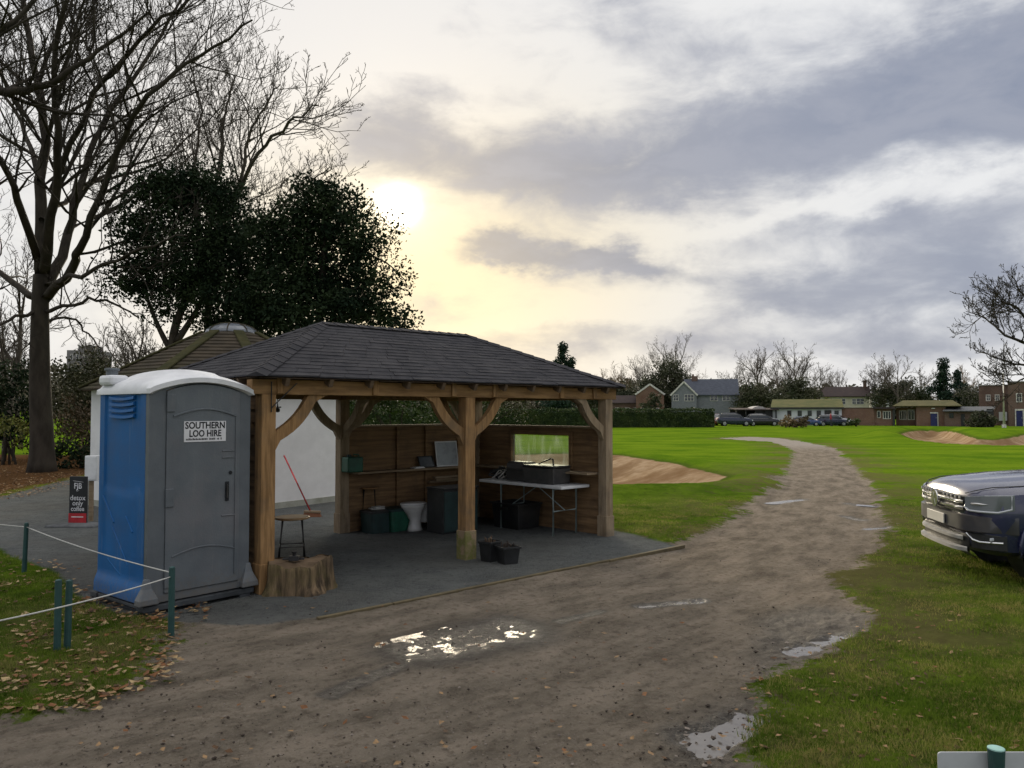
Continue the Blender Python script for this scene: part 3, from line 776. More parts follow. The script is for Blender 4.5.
# timber edging along the front of the yard
e0, e1 = gp(318, 620), gp(684, 546.5)
mb = MB(); n = 7
for k in range(n):
    a, b_ = e0.lerp(e1, k / n), e0.lerp(e1, (k + .99) / n); off = Vector((.7, -.7, 0)) * rs.uniform(-.012, .012)
    mb.bar(a + off + Vector((0, 0, .0)), b_ + off + Vector((0, 0, rs.uniform(-.004, .004))), .05, .045, up=(0, 0, 1))
eg = mb.build('timber_edging', mat('edging_timber', (.085, .07, .042), .85, (.15, .12, .07), 4, (1, 1, 1), .3, 20), bevel=.004)
tag(eg, 'low weathered timber edging strip between grey gravel yard and dirt track', 'edging')
# hook hanging from the rear beam
hk = MB(); hkp = pav(1.62, BY, 0)
hk.tube([(0, 0, 2.035), (0, 0, 1.93), (0, -.01, 1.90)], .012, 6); hk.tube([(-.05, 0, 1.905), (.05, 0, 1.905)], .012, 6); hk.lathe([(.005, 1.90), (.035, 1.885), (.035, 1.845), (.01, 1.83)], n=12)
o = hk.build('hanging_hook', BLACKMETAL); o.location = hkp; tag(o, 'small black metal hanger under the rear beam, seen against the white wall', 'hanger')

# ---------------------------------------------------------------- things kept in the shelter
def stool(label, loc, rz, h, rad, seatm, splay=.06):
    s = thing('stool', label, 'stool', loc, rz, 'stools in the shelter')
    mb = MB(); mb.lathe([(rad * .9, h - .03), (rad, h - .02), (rad, h - .006), (rad * .94, h)], n=28); mb.build('seat', seatm, s)
    for k in range(4):
        a = math.pi / 4 + k * math.pi / 2; c, d = math.cos(a), math.sin(a)
        mb = MB(); mb.tube([(c * rad * .75, d * rad * .75, h - .028), (c * (rad * .75 + splay), d * (rad * .75 + splay), 0)], .012, 8); mb.build('leg', BLACKMETAL, s, smooth=True)
    r2 = rad * .75 + splay * .65; z = h * .35
    mb = MB(); P = [(math.cos(math.pi / 4 + k * math.pi / 2) * r2, math.sin(math.pi / 4 + k * math.pi / 2) * r2, z) for k in range(4)]
    for k in range(4): mb.tube([P[k], P[(k + 1) % 4]], .008, 6)
    mb.build('stretcher', BLACKMETAL, s)
    return s
SEATW = mat('stool_wood', (.30, .185, .085), .5, (.40, .26, .13), 4, (1, 8, 1), .1, 14)
stool('wooden topped stool with black metal legs standing behind the tree stump', pav(1.02, 1.35, .005), .3, .545, .215, SEATW)
stool('darker tall stool at the back wall beside the green storage boxes', gp(367, 530, .005) + Vector((.02, .05, 0)), .2, .66, .15, mat('dark_stool_wood', (.26, .15, .07), .6), .05)
# green storage tubs
def tub(label, c, rz, sx, sy, h, m, lid):
    r = thing('storage_tub', label, 'storage box', c, rz, 'storage boxes by the back wall')
    def ring(ax, ay, z, n=4):
        P = []
        for k in range(4 * n):
            q = k // n; a = (k % n) / (n - 1) * math.pi / 2 + q * math.pi / 2; rr = .04
            cx = (ax - rr) * (1 if q in (0, 3) else -1); cy = (ay - rr) * (1 if q in (0, 1) else -1)
            P.append((cx + rr * math.cos(a), cy + rr * math.sin(a), z))
        return P
    mb = MB(); mb.loft([ring(sx * .44, sy * .44, 0), ring(sx * .48, sy * .48, h - .03)]); mb.build('body', m, r, bevel=.004)
    mb = MB(); mb.loft([ring(sx * .5, sy * .5, h - .045), ring(sx * .505, sy * .505, h - .012), ring(sx * .47, sy * .47, h)]); mb.build('lid', lid, r, bevel=.004)
    return r
GREEN = mat('green_plastic', (.012, .09, .055), .45, var=.25, bump=.05); DGREEN = mat('dark_green_plastic', (.012, .035, .035), .5, var=.3, bump=.05)
tub('dark green lidded storage box under the stool by the back wall', gp(372, 533, .004) + Vector((.05, .12, 0)), UA, .42, .36, .34, DGREEN, BLACKPL)
tub('brighter green storage box touching the white toilet bowl', gp(393, 531, .004) + Vector((.03, .10, 0)), UA, .44, .38, .35, GREEN, DGREEN)
mb = MB(); c_ = gp(372, 533) + Vector((.05, .12, 0)); mb.obox((0, 0, .013), (.22, .15, .022), Matrix.Rotation(.5, 3, 'Z')); mb.obox((.02, .01, .035), (.17, .13, .02), Matrix.Rotation(.8, 3, 'Z'))
o = mb.build('folded_cloth', mat('pale_cloth', (.42, .42, .40), .9), bevel=.008); o.location = (c_.x, c_.y, .344); tag(o, 'pale folded cloth lying on the dark green storage box', 'cloth')
# old toilet bowl
CER = mat('ceramic', (.66, .66, .65), .2, var=.05, bump=0, dirt=(.35, .33, .28), damt=.3)
tb = thing('toilet_bowl', 'old white ceramic toilet bowl standing between green box and dark cupboard', 'toilet', gp(411, 531.5, .004) + Vector((.03, .12, 0)), UA + R(200))
mb = MB(); ell = lambda cx, rx, ry, z, n=24: [(cx + rx * math.cos(2 * math.pi * k / n), ry * math.sin(2 * math.pi * k / n), z) for k in range(n)]
mb.loft([ell(-.02, .15, .11, 0), ell(-.02, .13, .095, .05), ell(-.03, .105, .08, .16), ell(0, .15, .12, .27), ell(.02, .215, .17, .37), ell(.02, .225, .18, .40), ell(.02, .20, .155, .402), ell(.02, .13, .09, .30)], cap=True); mb.build('pan', CER, tb, smooth=True)
mb = MB(); mb.loft([ell(.02, .23, .185, .404), ell(.02, .235, .19, .418), ell(.02, .225, .18, .428)]); mb.build('seat', WHITEPL, tb, smooth=True)
mb = MB(); mb.box(-.34, -.12, .10, -.16, .12, .39); mb.build('outlet_block', CER, tb, bevel=.03)
# dark plastic cupboard
cb = thing('plastic_cupboard', 'dark green black plastic cupboard with bulging doors under the shelf', 'cupboard', gp(446, 533, .004) + Vector((.08, .20, 0)), UA)
mb = MB(); mb.box(-.34, -.2, 0, .34, .2, .66); mb.build('body', BLACKPL, cb, bevel=.015)
for x0, x1 in ((-.325, -.006), (.006, .325)):
    mb = MB(); mb.box(x0, -.222, .03, x1, -.203, .63); d = mb.build('door', DGREEN, cb, bevel=.008)
    mb = MB(); hx_ = -.03 if x0 < 0 else .03; mb.box(hx_ - .008, -.24, .3, hx_ + .008, -.224, .42); mb.build('handle', BLACKPL, d, bevel=.003)
mb = MB(); mb.box(-.35, -.225, .662, .35, .205, .69); mb.build('lid', BLACKPL, cb, bevel=.008)
# things on the back shelf
def on_shelf(x, y=BY - .19, z=.925): return pav(x, y, z)
def back_u(px):  # where a sight line meets the back shelf
    a, b_ = pav(0, BY - .19), pav(BX, BY - .19); k = (px - 512) / F; d = b_ - a
    return (k * a.y - a.x) / (d.x - k * d.y) * BX
x = back_u(353.5)
gcan = thing('green_canister', 'bright green plastic canister at the left end of the back shelf', 'canister', on_shelf(x, BY - .17), UA)
mb = MB(); mb.box(-.135, -.1, 0, .135, .1, .23); mb.build('body', GREEN, gcan, bevel=.02, seg=3)
mb = MB(); mb.lathe([(.03, .23), (.035, .235), (.035, .262), (.03, .266)], (-.06, 0, 0), 16); mb.build('cap', DGREEN, gcan)
mb = MB(); mb.tube([(0, 0, .225), (.02, 0, .262), (.10, 0, .262), (.12, 0, .225)], .012, 8); mb.build('handle', GREEN, gcan, smooth=True)
def leaner(name, label, cat, px, w, h, fm, pm_, lean=.2, z=.926, par='panel'):
    x = back_u(px); r = thing(name, label, cat, on_shelf(x, BY - .16), UA)
    Rm = Matrix.Rotation(-lean, 3, 'X'); mb = MB()
    T = lambda a, b_, c: tuple(Rm @ Vector((a, b_, c)))
    def rect(x0, z0, x1, z1, y0, y1): return [T(*p) for p in ((x0, y0, z0), (x1, y0, z0), (x1, y1, z0), (x0, y1, z0), (x0, y0, z1), (x1, y0, z1), (x1, y1, z1), (x0, y1, z1))]
    FC = [(0, 3, 2, 1), (4, 5, 6, 7), (0, 1, 5, 4), (1, 2, 6, 5), (2, 3, 7, 6), (3, 0, 4, 7)]
    e = .018
    for q in ((-w / 2, 0, w / 2, e), (-w / 2, h - e, w / 2, h), (-w / 2, e, -w / 2 + e, h - e), (w / 2 - e, e, w / 2, h - e)): mb.add(rect(*q, -.014, .006), FC)
    mb.build('frame', fm, r, bevel=.002)
    mb = MB(); mb.add(rect(-w / 2 + e - .002, e - .002, w / 2 - e + .002, h - e + .002, -.006, .002), FC); mb.build(par, pm_, r)
    return r
PANEL = mat('whiteboard_face', (.34, .37, .40), .3, var=.12, bump=0); DPANEL = mat('screen_face', (.10, .115, .13), .2, var=.2, bump=0)
leaner('whiteboard', 'pale grey white-framed board leaning against the back wall on the shelf', 'board', 449, .46, .42, WHITEPL, PANEL, .16)
leaner('picture_frame', 'small dark framed panel leaning beside the pale board on the shelf', 'frame', 429, .30, .20, BLACKPL, DPANEL, .45)
mb = MB(); mb.box(-.1, -.06, 0, .1, .06, .012); mb.box(-.07, -.05, .012, .09, .05, .022); o = mb.build('paper_stack', WHITEPL); o.location = on_shelf(back_u(418)) + Vector((0, 0, .001)); o.rotation_euler = (0, 0, UA); tag(o, 'thin pale stack of papers flat on the shelf beside the dark frame', 'papers')
# planks and rods stored under the back shelf, right side
mb = MB()
for k, (z, y, h) in enumerate(((.70, .12, .03), (.735, .2, .022), (.765, .1, .03))): mb.obox((0, -y + .1, z), (.85 - k * .1, .07, h), Matrix.Rotation(.04 * k - .04, 3, 'Z'))
o = mb.build('plank_stack', SHELF); o.location = on_shelf(back_u(449), BY - .2, -.008) ; o.rotation_euler = (0, 0, UA); tag(o, 'short planks stacked on top of the dark plastic cupboard', 'planks')

# folding table
T0 = (4.70, .26)  # local corner
tbx, tby, th_ = .62, 1.83, .745
ta = thing('folding_table', 'white topped folding table with grey legs along the end wall', 'table', pav(T0[0], T0[1], .005), UA)
mb = MB(); mb.box(0, 0, th_ - .045, tbx, tby, th_); mb.build('table_top', WHITEPL, ta, bevel=.01)
LEGM = mat('table_leg_grey', (.30, .37, .36), .45, var=.2, bump=.03)
for y in (.22, 1.36):
    for x in (.06, tbx - .06):
        mb = MB(); mb.tube([(x, y, 0), (x, y, th_ - .045)], .017, 8); mb.build('leg', LEGM, ta, smooth=True)
    mb = MB(); mb.tube([(.06, y, .36), (tbx - .06, y, .36)], .011, 8); mb.tube([(.06, y, th_ - .06), (tbx - .06, y, th_ - .06)], .011, 8)
    mb.tube([(tbx / 2, y, .36), (tbx / 2, .8, th_ - .06)], .009, 8); mb.build('leg_brace', LEGM, ta)
tz = .005 + th_ + .001
DKBOX = mat('dark_grime_plastic', (.035, .035, .037), .5, (.06, .058, .055), 6, bump=.15, dirt=(.12, .105, .09), damt=.5)
# dark case with lid + toolbox with handle on the table
cs = thing('dark_case', 'dark grey rounded case on the table nearest the post, handle-less', 'case', pav(5.03, 1.42, tz), UA)
cs['label'] = 'dark grey rounded hood-shaped case on the table, left of the toolbox'
mb = MB(); prof = [(-.15, 0), (.15, 0), (.15, .2), (.12, .27), (.06, .30), (-.08, .30), (-.13, .27), (-.15, .2)]
mb.prism([(a, -.22, b_) for a, b_ in prof], (0, .44, 0)); mb.build('body', DKBOX, cs, bevel=.015)
mb = MB(); mb.box(-.158, -.225, .165, .158, .225, .18); mb.build('lid_rim', BLACKPL, cs, bevel=.004)
tl = thing('toolbox', 'large dark toolbox with a raised bent handle on the white table', 'toolbox', pav(5.0, .86, tz), UA)
mb = MB(); mb.box(-.19, -.33, 0, .19, .33, .235); mb.build('body', DKBOX, tl, bevel=.018)
mb = MB(); mb.box(-.197, -.337, .237, .197, .337, .275); mb.build('lid', BLACKPL, tl, bevel=.015)
mb = MB(); mb.tube([(0, .18, .27), (0, .03, .33), (0, -.11, .375), (0, -.145, .36), (0, -.15, .27)], .012, 8); mb.build('handle', BLACKPL, tl, smooth=True)
# clutter beyond the case
cl = thing('cable_heap', 'tangled heap of dark and pale hoses and cables on the far table end', 'cables', pav(5.0, 1.86, tz), UA)
rk = random.Random(3)
for nm, m in (('dark_hose', BLACKPL), ('pale_cable', mat('pale_cable', (.5, .48, .45), .5, bump=0))):
    mb = MB()
    for k in range(4):
        P = [(rk.uniform(-.2, .22), rk.uniform(-.16, .16), .014 + rk.uniform(0, .2) * (0 < j < 5)) for j in range(6)]
        Q = []
        for j in range(len(P) - 1):
            for s in range(5): Q.append(tuple(P[j][q] + (P[j + 1][q] - P[j][q]) * (3 * (s / 5) ** 2 - 2 * (s / 5) ** 3) for q in range(3)))
        mb.tube(Q, .014 if nm == 'dark_hose' else .011, 6)
    mb.build(nm, m, cl, smooth=True)
kc = thing('black_crate', 'open black plastic crate in the dark under the far end of the white table', 'crate', pav(5.02, 1.55, .005), UA)
mb = MB(); s4 = lambda a, b_, z: [(-a, -b_, z), (a, -b_, z), (a, b_, z), (-a, b_, z)]
mb.loft([s4(.22, .28, 0), s4(.25, .31, .40), s4(.27, .33, .40), s4(.27, .33, .37), s4(.235, .295, .37), s4(.205, .265, .03)]); mb.build('body', BLACKPL, kc, bevel=.006)
for x_ in (-.275, .275): mb = MB(); mb.box(x_ - .006, -.09, .28, x_ + .006, .09, .33); mb.build('handle', BLACKPL, kc, bevel=.004)
# pots at the foot of the middle post
def pot(label, c, rz, s, h, fill):
    p = thing('plant_pot', label, 'pot', c, rz, 'black pots at the middle post')
    sq = lambda a, z: [(-a, -a, z), (a, -a, z), (a, a, z), (-a, a, z)]
    mb = MB(); mb.loft([sq(s * .8, 0), sq(s, h), sq(s * 1.08, h), sq(s * 1.08, h - .03), sq(s * .9, h - .03), sq(s * .72, .03)]); mb.build('body', BLACKPL, p, bevel=.006)
    mb = MB()
    for k in range(16):
        a, b_ = rk.uniform(-s * .7, s * .7), rk.uniform(-s * .7, s * .7); L = rk.uniform(.03, .10)
        mb.tube([(a, b_, h * .55), (a + rk.uniform(-.03, .03), b_ + rk.uniform(-.03, .03), h * .8 + L)], rk.uniform(.006, .013), 5)
    mb.box(-s * .8, -s * .8, h * .6, s * .8, s * .8, h * .7); mb.build('sticks', fill, p)
pp = gp(490, 561, .004); pot('taller black pot full of cut sticks, touching the mossy middle post', pp, UA + .1, .10, .25, mat('cut_sticks', (.14, .10, .07), .8))
pp = gp(506, 563, .004) + Vector((.02, 0, 0)); pot('wider black pot of dark soil and twigs, on the outer side of the pair', pp, UA - .25, .115, .21, mat('dark_twigs', (.07, .055, .045), .85))
# tree stump
BARK = mat('stump_bark', (.045, .034, .024), .95, (.25, .175, .105), 5, (3, 3, .4), .9, 12, dirt=(.13, .125, .03), dscale=2.2, damt=.6, bdist=.03)
ENDG = mat('stump_top_grain', (.10, .07, .045), .9, (.20, .14, .09), 4, bump=.3)
stp = gp(287, 597)
st = thing('tree_stump', 'broad cut tree stump with ribbed bark in front of the shelter', 'tree stump', (stp.x, stp.y + .30, 0))
mb = MB(); n = 72; rings = []; rr_ = random.Random(2)
ph = [rr_.random() * 6.28 for _ in range(6)]
def srad(a, z):
    r = .325 + .02 * math.sin(3 * a + ph[0]) + .025 * math.sin(5 * a + ph[1]) + .009 * math.sin(11 * a + ph[2]) + .006 * math.sin(23 * a + ph[3] + z * 2) + .006 * math.sin(37 * a + ph[4])
    return r * (1 + .20 * max(0, 1 - z / .16) ** 2 * (.5 + .5 * math.sin(4 * a + ph[5])) + .05 * (1 - z / .38)) + .04 * max(0, 1 - z / .38) * max(0, math.cos(a)) ** 2
for z in (-.03, .0, .04, .09, .15, .22, .25, .29, .31):
    rings.append([(srad(a, z) * math.cos(a) * (.975 if z > .305 else 1), srad(a, z) * .86 * math.sin(a) * (.975 if z > .305 else 1), z + (.03 * math.sin(a * 2 + 1) + .012 * math.sin(9 * a) if z > .27 else 0)) for a in (2 * math.pi * k / n for k in range(n))])
mb.loft(rings, cap=False); mb.build('bark', BARK, st, smooth=True)
mb = MB(); top = rings[-1]
inner = [[(p[0] * s, p[1] * s, .31 + (p[2] - .31) * s - .012 - (.05 if s < .6 else 0) * 0) for p in top] for s in (.995, .8, .5, .2)]
mb.loft(inner, cap=False); mb.add(inner[-1], [tuple(range(n))]); mb.build('cut_face', ENDG, st, smooth=True, fix=False)
mb = MB(); mb.box(-.05, -.035, 0, .05, .035, .05); mb.lathe([(.018, .05), (.018, .075), (.03, .085), (.03, .095)], n=12); mb.bar((-.12, 0, .015), (.10, .02, .015), .02, .02)
o = mb.build('iron_clamp', BLACKMETAL, bevel=.004); o.location = (stp.x + .0, stp.y + .25, .314); tag(o, 'small black iron clamp lying on top of the tree stump', 'clamp')
# ---------------------------------------------------------------- portable toilet
BLUE = mat('blue_moulded_plastic', (.004, .085, .26), .55, (.005, .11, .33), 3, spec=.3, bump=.12, bscale=40, dirt=(.03, .08, .2), damt=.35)
GREYP = mat('grey_moulded_plastic', (.085, .098, .112), .5, (.115, .13, .145), 3, bump=.15, bscale=45, dirt=(.17, .165, .16), damt=.25)
DOORP = mat('door_grey_plastic', (.092, .107, .122), .5, (.12, .137, .152), 3, bump=.2, bscale=55, dirt=(.17, .15, .155), dscale=1.4, damt=.45)
ROOFP = mat('white_roof_plastic', (.62, .63, .66), .5, (.74, .75, .77), 4, bump=.25, bscale=18, dirt=(.42, .42, .42), damt=.4)
DKP = mat('dark_skid_plastic', (.05, .055, .06), .6, bump=.1)
LA = math.atan2(.772, .635)
LO = Vector((-3.30, 7.26, 0))
W = 1.0
loo = thing('portable_toilet', 'blue and grey portable toilet cubicle with white domed roof beside the shelter', 'portable toilet', LO, LA)
Z0 = .10
mb = MB()
mb.box(-.06, -.05, .035, W + .06, .09, .085); mb.box(-.06, W - .09, .035, W + .06, W + .05, .085); mb.box(-.05, .093, .05, W + .05, W - .093, .083)
for x in (-.02, W / 2 - .06, W - .10): mb.box(x, -.045, -.02, x + .12, W + .04, .032)
mb.build('skid', DKP, loo, bevel=.006)
# flared blue panels (left, back, right)
def side_ring(x, y0, y1): pass
def panel(name, f, u0, u1, m):
    # a moulded panel: flared foot, raised band near the bottom, pilasters at the edges
    us = [u0, u0 + .02, u0 + .10, u0 + .115] + [u0 + .115 + (u1 - u0 - .23) * k / 12 for k in range(1, 12)] + [u1 - .115, u1 - .10, u1 - .02, u1]
    zs = [Z0, Z0 + .01, .19, .235, .26, .29, .33] + [.33 + (2.03 - .33) * k / 40 for k in range(1, 41)] + [2.06]
    def off(u, z):
        o = 0.0
        if z < .27: o += .035 * (1 - sst1(z, .18, .30))
        if u < u0 + .11 or u > u1 - .11: o += .018
        else:
            s = (u - u0) / (u1 - u0); o += .006 * math.sin(math.pi * s)
            # smile-shaped mouldings
            for zc, am in ((1.12, .009), (.48, .007)):
                zz = zc - .05 * math.sin(math.pi * s); o += am * sst1(z, zz + .02, zz - .005) * (1 if zc > 1 else .8)
        return o
    vs, n = [], len(us)
    for z in zs:
        for u in us: vs.append(f(u, off(u, z), z))
    fs = [(i * n + j, i * n + j + 1, (i + 1) * n + j + 1, (i + 1) * n + j) for i in range(len(zs) - 1) for j in range(n - 1)]
    mb = MB(); mb.add(vs, fs); o = mb.build(name, m, loo, fix=False); smooth_angle(o, 30); return o
def sst1(x, a, b):
    t_ = max(0, min(1, (x - a) / (b - a))); return t_ * t_ * (3 - 2 * t_)
fL = lambda u, o, z: (-.0 - o, u, z)
fB = lambda u, o, z: (u, W + o, z)
fR = lambda u, o, z: (W + o, u, z)
pl_ = panel('side_panel', fL, .04, W - .01, BLUE); panel('back_panel', fB, .01, W - .01, BLUE); panel('side_panel', fR, .04, W - .01, BLUE)
# louvre slots and diagonal ribs on the near side panel
mb = MB()
for k in range(4):
    z = 1.80 + k * .057; P = []; Q = []
    for j in range(13):
        s = j / 12; u = .27 + .50 * s; dz = -.014 * math.sin(math.pi * s)
        P += [(-.030, u, z + dz + .016), (-.008, u, z + dz + .030), (-.008, u, z + dz - .014), (-.034, u, z + dz - .008)]
    rings = [P[i * 4:(i + 1) * 4] for i in range(13)]; mb.loft(rings)
mb.build('louvre', BLUE, pl_, smooth=False)
mb = MB()
for a, b_ in (((.90, 1.02), (.66, .78)), ((.70, .74), (.36, .40)), ((.42, .86), (.28, .72)), ((.78, .42), (.50, .30))):
    mb.bar((-.012, a[0], a[1]), (-.012, b_[0], b_[1]), .02, .024)
mb.build('diagonal_rib', BLUE, pl_, bevel=.006)
# front frame with an arched head, and the door set into it
NA = 24
def arch(x0, x1, zc, rise, y): return [(x0 + (x1 - x0) * k / NA, y, zc + rise * math.sin(math.pi * k / NA) ** .8) for k in range(NA + 1)]
FX0, FX1 = -.018, W + .018
fr = MB(); DX0, DX1, DZ = .145, .895, .17
outer = [(FX0, -.012, Z0), (DX0, -.012, Z0)]
# jambs
for x0, x1 in ((FX0, DX0 - .004), (DX1 + .004, FX1)):
    fr.box(x0, -.012, Z0, x1, .05, 2.045)
fr.box(DX0 - .004, -.010, Z0, DX1 + .004, .05, DZ)
head = [(x, -.012, z) for x, _, z in arch(FX0, FX1, 2.05, .125, 0)]
inn = [(x, -.012, z) for x, _, z in arch(DX0 - .0, DX1 + .0, 2.04, .075, 0)]
for k in range(NA):
    a, b_, c, d = head[k], head[k + 1], inn[k + 1], inn[k]
    fr.add([a, b_, c, d, (a[0], .05, a[2]), (b_[0], .05, b_[2]), (c[0], .05, c[2]), (d[0], .05, d[2])], [(0, 3, 2, 1), (4, 5, 6, 7), (0, 1, 5, 4), (3, 7, 6, 2)])
fo = fr.build('door_frame', GREYP, loo, bevel=0)
# corner feet mouldings
for x in (FX0 + .005, FX1 - .005):
    mb = MB(); mb.loft([[(x - .10, -.075, Z0), (x + .085, -.075, Z0), (x + .085, .03, Z0), (x - .10, .03, Z0)], [(x - .095, -.07, Z0 + .05), (x + .08, -.07, Z0 + .05), (x + .08, .03, Z0 + .05), (x - .095, .03, Z0 + .05)],
             [(x - .05, -.035, .24), (x + .04, -.035, .24), (x + .04, .02, .24), (x - .05, .02, .24)], [(x - .03, -.014, .33), (x + .025, -.014, .33), (x + .025, .01, .33), (x - .03, .01, .33)]])
    mb.build('corner_foot', GREYP, fo, bevel=.01)
dr = MB()
dp = [(DX0, DZ + .005), (DX1, DZ + .005)] + [(x, z) for x, _, z in reversed(arch(DX0 + .0, DX1 - .0, 2.034, .072, 0))]
dr.prism([(x, -.024, z) for x, z in dp], (0, .03, 0)); door = dr.build('door', DOORP, loo, bevel=.006)
mb = MB()   # raised mouldings on the door: top arched band, lower smile, vertical stile line
def band(pts, w, y=-.026, dy=.01):
    n = len(pts)
    rings = []
    for i, (x, z) in enumerate(pts): rings.append([(x, y, z - w / 2), (x, y - dy, z - w / 4), (x, y - dy, z + w / 4), (x, y, z + w / 2)])
    mb.loft(rings)
band([(DX0 + .06 + (DX1 - DX0 - .10) * k / 20, 1.80 + .07 * math.sin(math.pi * k / 20)) for k in range(21)], .022)
band([(DX0 + .06 + (DX1 - DX0 - .10) * k / 20, .50 + .06 * math.sin(math.pi * k / 20)) for k in range(21)], .016, dy=.006)
band([(DX1 - .19 + .13 * k / 8, 1.46) for k in range(9)], .014, dy=.006); band([(DX1 - .19 + .13 * k / 8, 1.395) for k in range(9)], .014, dy=.006)
band([(DX1 - .19 + .15 * k / 8, .83) for k in range(9)], .014, dy=.006)
mb.bar((DX1 - .045, -.028, .25), (DX1 - .045, -.028, 1.82), .012, .01)
mb.build('door_moulding', DOORP, door, smooth=False)
DKG = mat('dark_recess', (.02, .022, .025), .6, bump=0)
mb = MB()  # shadow gap down the hinge side
for z in (.22, .96, 1.84):
    m2 = MB(); m2.box(DX0 - .005, -.036, z, DX0 + .075, -.0125, z + .17); m2.build('hinge', GREYP, door, bevel=.006)
mb.box(DX1 - .155, -.034, .97, DX1 - .115, -.0245, 1.16); mb.build('handle_recess', DKG, door, bevel=.004)
mb = MB(); mb.box(DX1 - .147, -.048, 1.0, DX1 - .132, -.035, 1.13); mb.build('handle', BLACKPL, door, bevel=.004)
mb = MB(); mb.lathe([(.017, -.034), (.017, -.0245)], (DX1 - .10, 0, 1.245), 16, axis='y'); mb.build('lock_indicator', DKG, door)
for m_, lo_ in ((BLUE, .34), (DOORP, .42), (GREYP, .40)):
    t = NT(m_.node_tree); b = t.n['Principled BSDF']; c0 = b.inputs['Base Color'].links[0].from_socket
    tp = t.new('ShaderNodeTexCoord').outputs['Object']; s_ = t.new('ShaderNodeSeparateXYZ'); t.l.new(tp, s_.inputs[0])
    sp_ = t.sst(t.add(t.mul(t.noise(tp, 26, 6, .7), .8), t.mul(s_.outputs[2], -1.0)), .30 - lo_ * .55, .62 - lo_ * .55)
    st_ = t.sst(t.noise(t.mapping(tp, (9, 9, .7)), 2.2, 6, .65), .56, .74)
    c1 = t.mix(t.mul(sp_, .55), c0, (.13, .11, .085)); c1 = t.mix(t.mul(st_, .22), c1, (.22, .22, .21)); t.l.new(c1, b.inputs['Base Color'])
SIGNW = mat('sign_white', (.66, .66, .68), .5, var=.04, bump=0); INK = mat('sign_ink', (.012, .012, .015), .6, bump=0)
sxc, szc = .525, 1.655
mb = MB(); mb.box(sxc - .215, -.029, szc - .098, sxc + .215, -.0243, szc + .098); sg = mb.build('sign_plate', SIGNW, door)
text('lettering', 'SOUTHERN', .088, INK, sg, (sxc, -.0295, szc + .055), bold=.0022, sx=.90)
text('lettering', 'LOO HIRE', .088, INK, sg, (sxc, -.0295, szc - .022), bold=.0022, sx=.84)
mb = MB(); x = sxc - .195
rq = random.Random(4)
while x < sxc + .18:
    w_ = rq.uniform(.006, .012); h_ = rq.uniform(.014, .02)
    if rq.random() > .14: mb.box(x, -.0303, szc - .082, x + w_, -.0292, szc - .082 + h_)
    x += w_ + .005
mb.build('small_print', INK, sg)
# domed white roof with a skirt
nx, ny = 28, 24; ex = .036; vs = []
def rz_(x, y):
    s, q = max(0, min(1, (x + ex) / (W + 2 * ex))), max(0, min(1, (y + ex) / (W + 2 * ex)))
    z = 2.075 + .115 * math.sin(math.pi * s) ** .8 + .055 * math.sin(math.pi * q) ** .7 * math.sin(math.pi * s) ** .5
    if abs(s - .5) < .27 and q > .12: z += .02 * sst1(.27 - abs(s - .5), 0, .04) * sst1(q, .12, .2)
    e = min(s, q, 1 - s, 1 - q); z -= .02 * (1 - sst1(e, 0, .035))
    return z
for j in range(ny + 1):
    for i in range(nx + 1):
        x, y = -ex + (W + 2 * ex) * i / nx, -ex - .02 + (W + 2 * ex + .02) * j / ny
        vs.append((x, y, rz_(x, y)))
n1 = nx + 1; fs = [(j * n1 + i, j * n1 + i + 1, (j + 1) * n1 + i + 1, (j + 1) * n1 + i) for j in range(ny) for i in range(nx)]
per = [i for i in range(n1)] + [j * n1 + nx for j in range(1, ny + 1)] + [ny * n1 + i for i in range(nx - 1, -1, -1)] + [j * n1 for j in range(ny - 1, 0, -1)]
base = len(vs); m_ = len(per)
for k in per: vs.append((vs[k][0], vs[k][1], vs[k][2] - .045))
for k in per: vs.append((vs[k][0] * .93 + W / 2 * .07, vs[k][1] * .93 + W / 2 * .07, vs[k][2] - .05))
fs += [(per[k], base + k, base + (k + 1) % m_, per[(k + 1) % m_]) for k in range(m_)]
fs += [(base + k, base + m_ + k, base + m_ + (k + 1) % m_, base + (k + 1) % m_) for k in range(m_)]
mb = MB(); mb.add(vs, fs); o = mb.build('roof', ROOFP, loo, fix=True); smooth_angle(o, 40); rfl = o
mb = MB(); mb.box(-.05, .72, 2.10, .14, .98, 2.20); mb.build('roof_corner_block', ROOFP, rfl, bevel=.03)
mb = MB(); mb.lathe([(.055, 2.15), (.055, 2.245), (.07, 2.25), (.07, 2.27), (.05, 2.275)], (.05, .90, 0), 20); mb.build('vent_pipe', GREYP, rfl)

# ---------------------------------------------------------------- posts and rope
POSTG = mat('green_post_paint', (.012, .05, .048), .55, (.02, .07, .066), 8, bump=.15, dirt=(.06, .07, .06), damt=.4)
def rpost(label, u, v, h, lean=(0, 0)):
    p = gp(u, v, -.02); r = thing('rope_post', label, 'post', p, 0, 'green posts of the rope barrier')
    mb = MB(); mb.tube([(0, 0, -.1), (0, 0, 0), (lean[0] * h, lean[1] * h, h + .02)], [.026, .026, .024], 12); mb.build('shaft', POSTG, r)
    mb = MB(); c = Vector((lean[0] * h, lean[1] * h, h + .021)); mb.lathe([(.020, 0), (.024, .002), (.022, .010), (.008, .016)], c, 12); mb.build('cap', POSTG, r)
    return p + Vector((lean[0] * h, lean[1] * h, h + .02))
pA = rpost('green post farthest up the verge beside the grey lane', 24, 575, .56, (.03, 0))
pB = rpost('left one of two green posts standing close together in the grass', 57, 657, .55)
pC = rpost('slightly shorter of the paired green posts, on the side nearer the toilet', 67, 654, .53, (.004, .02))
pD = rpost('green post alone at the verge tip before the portable toilet door', 171, 640, .56)
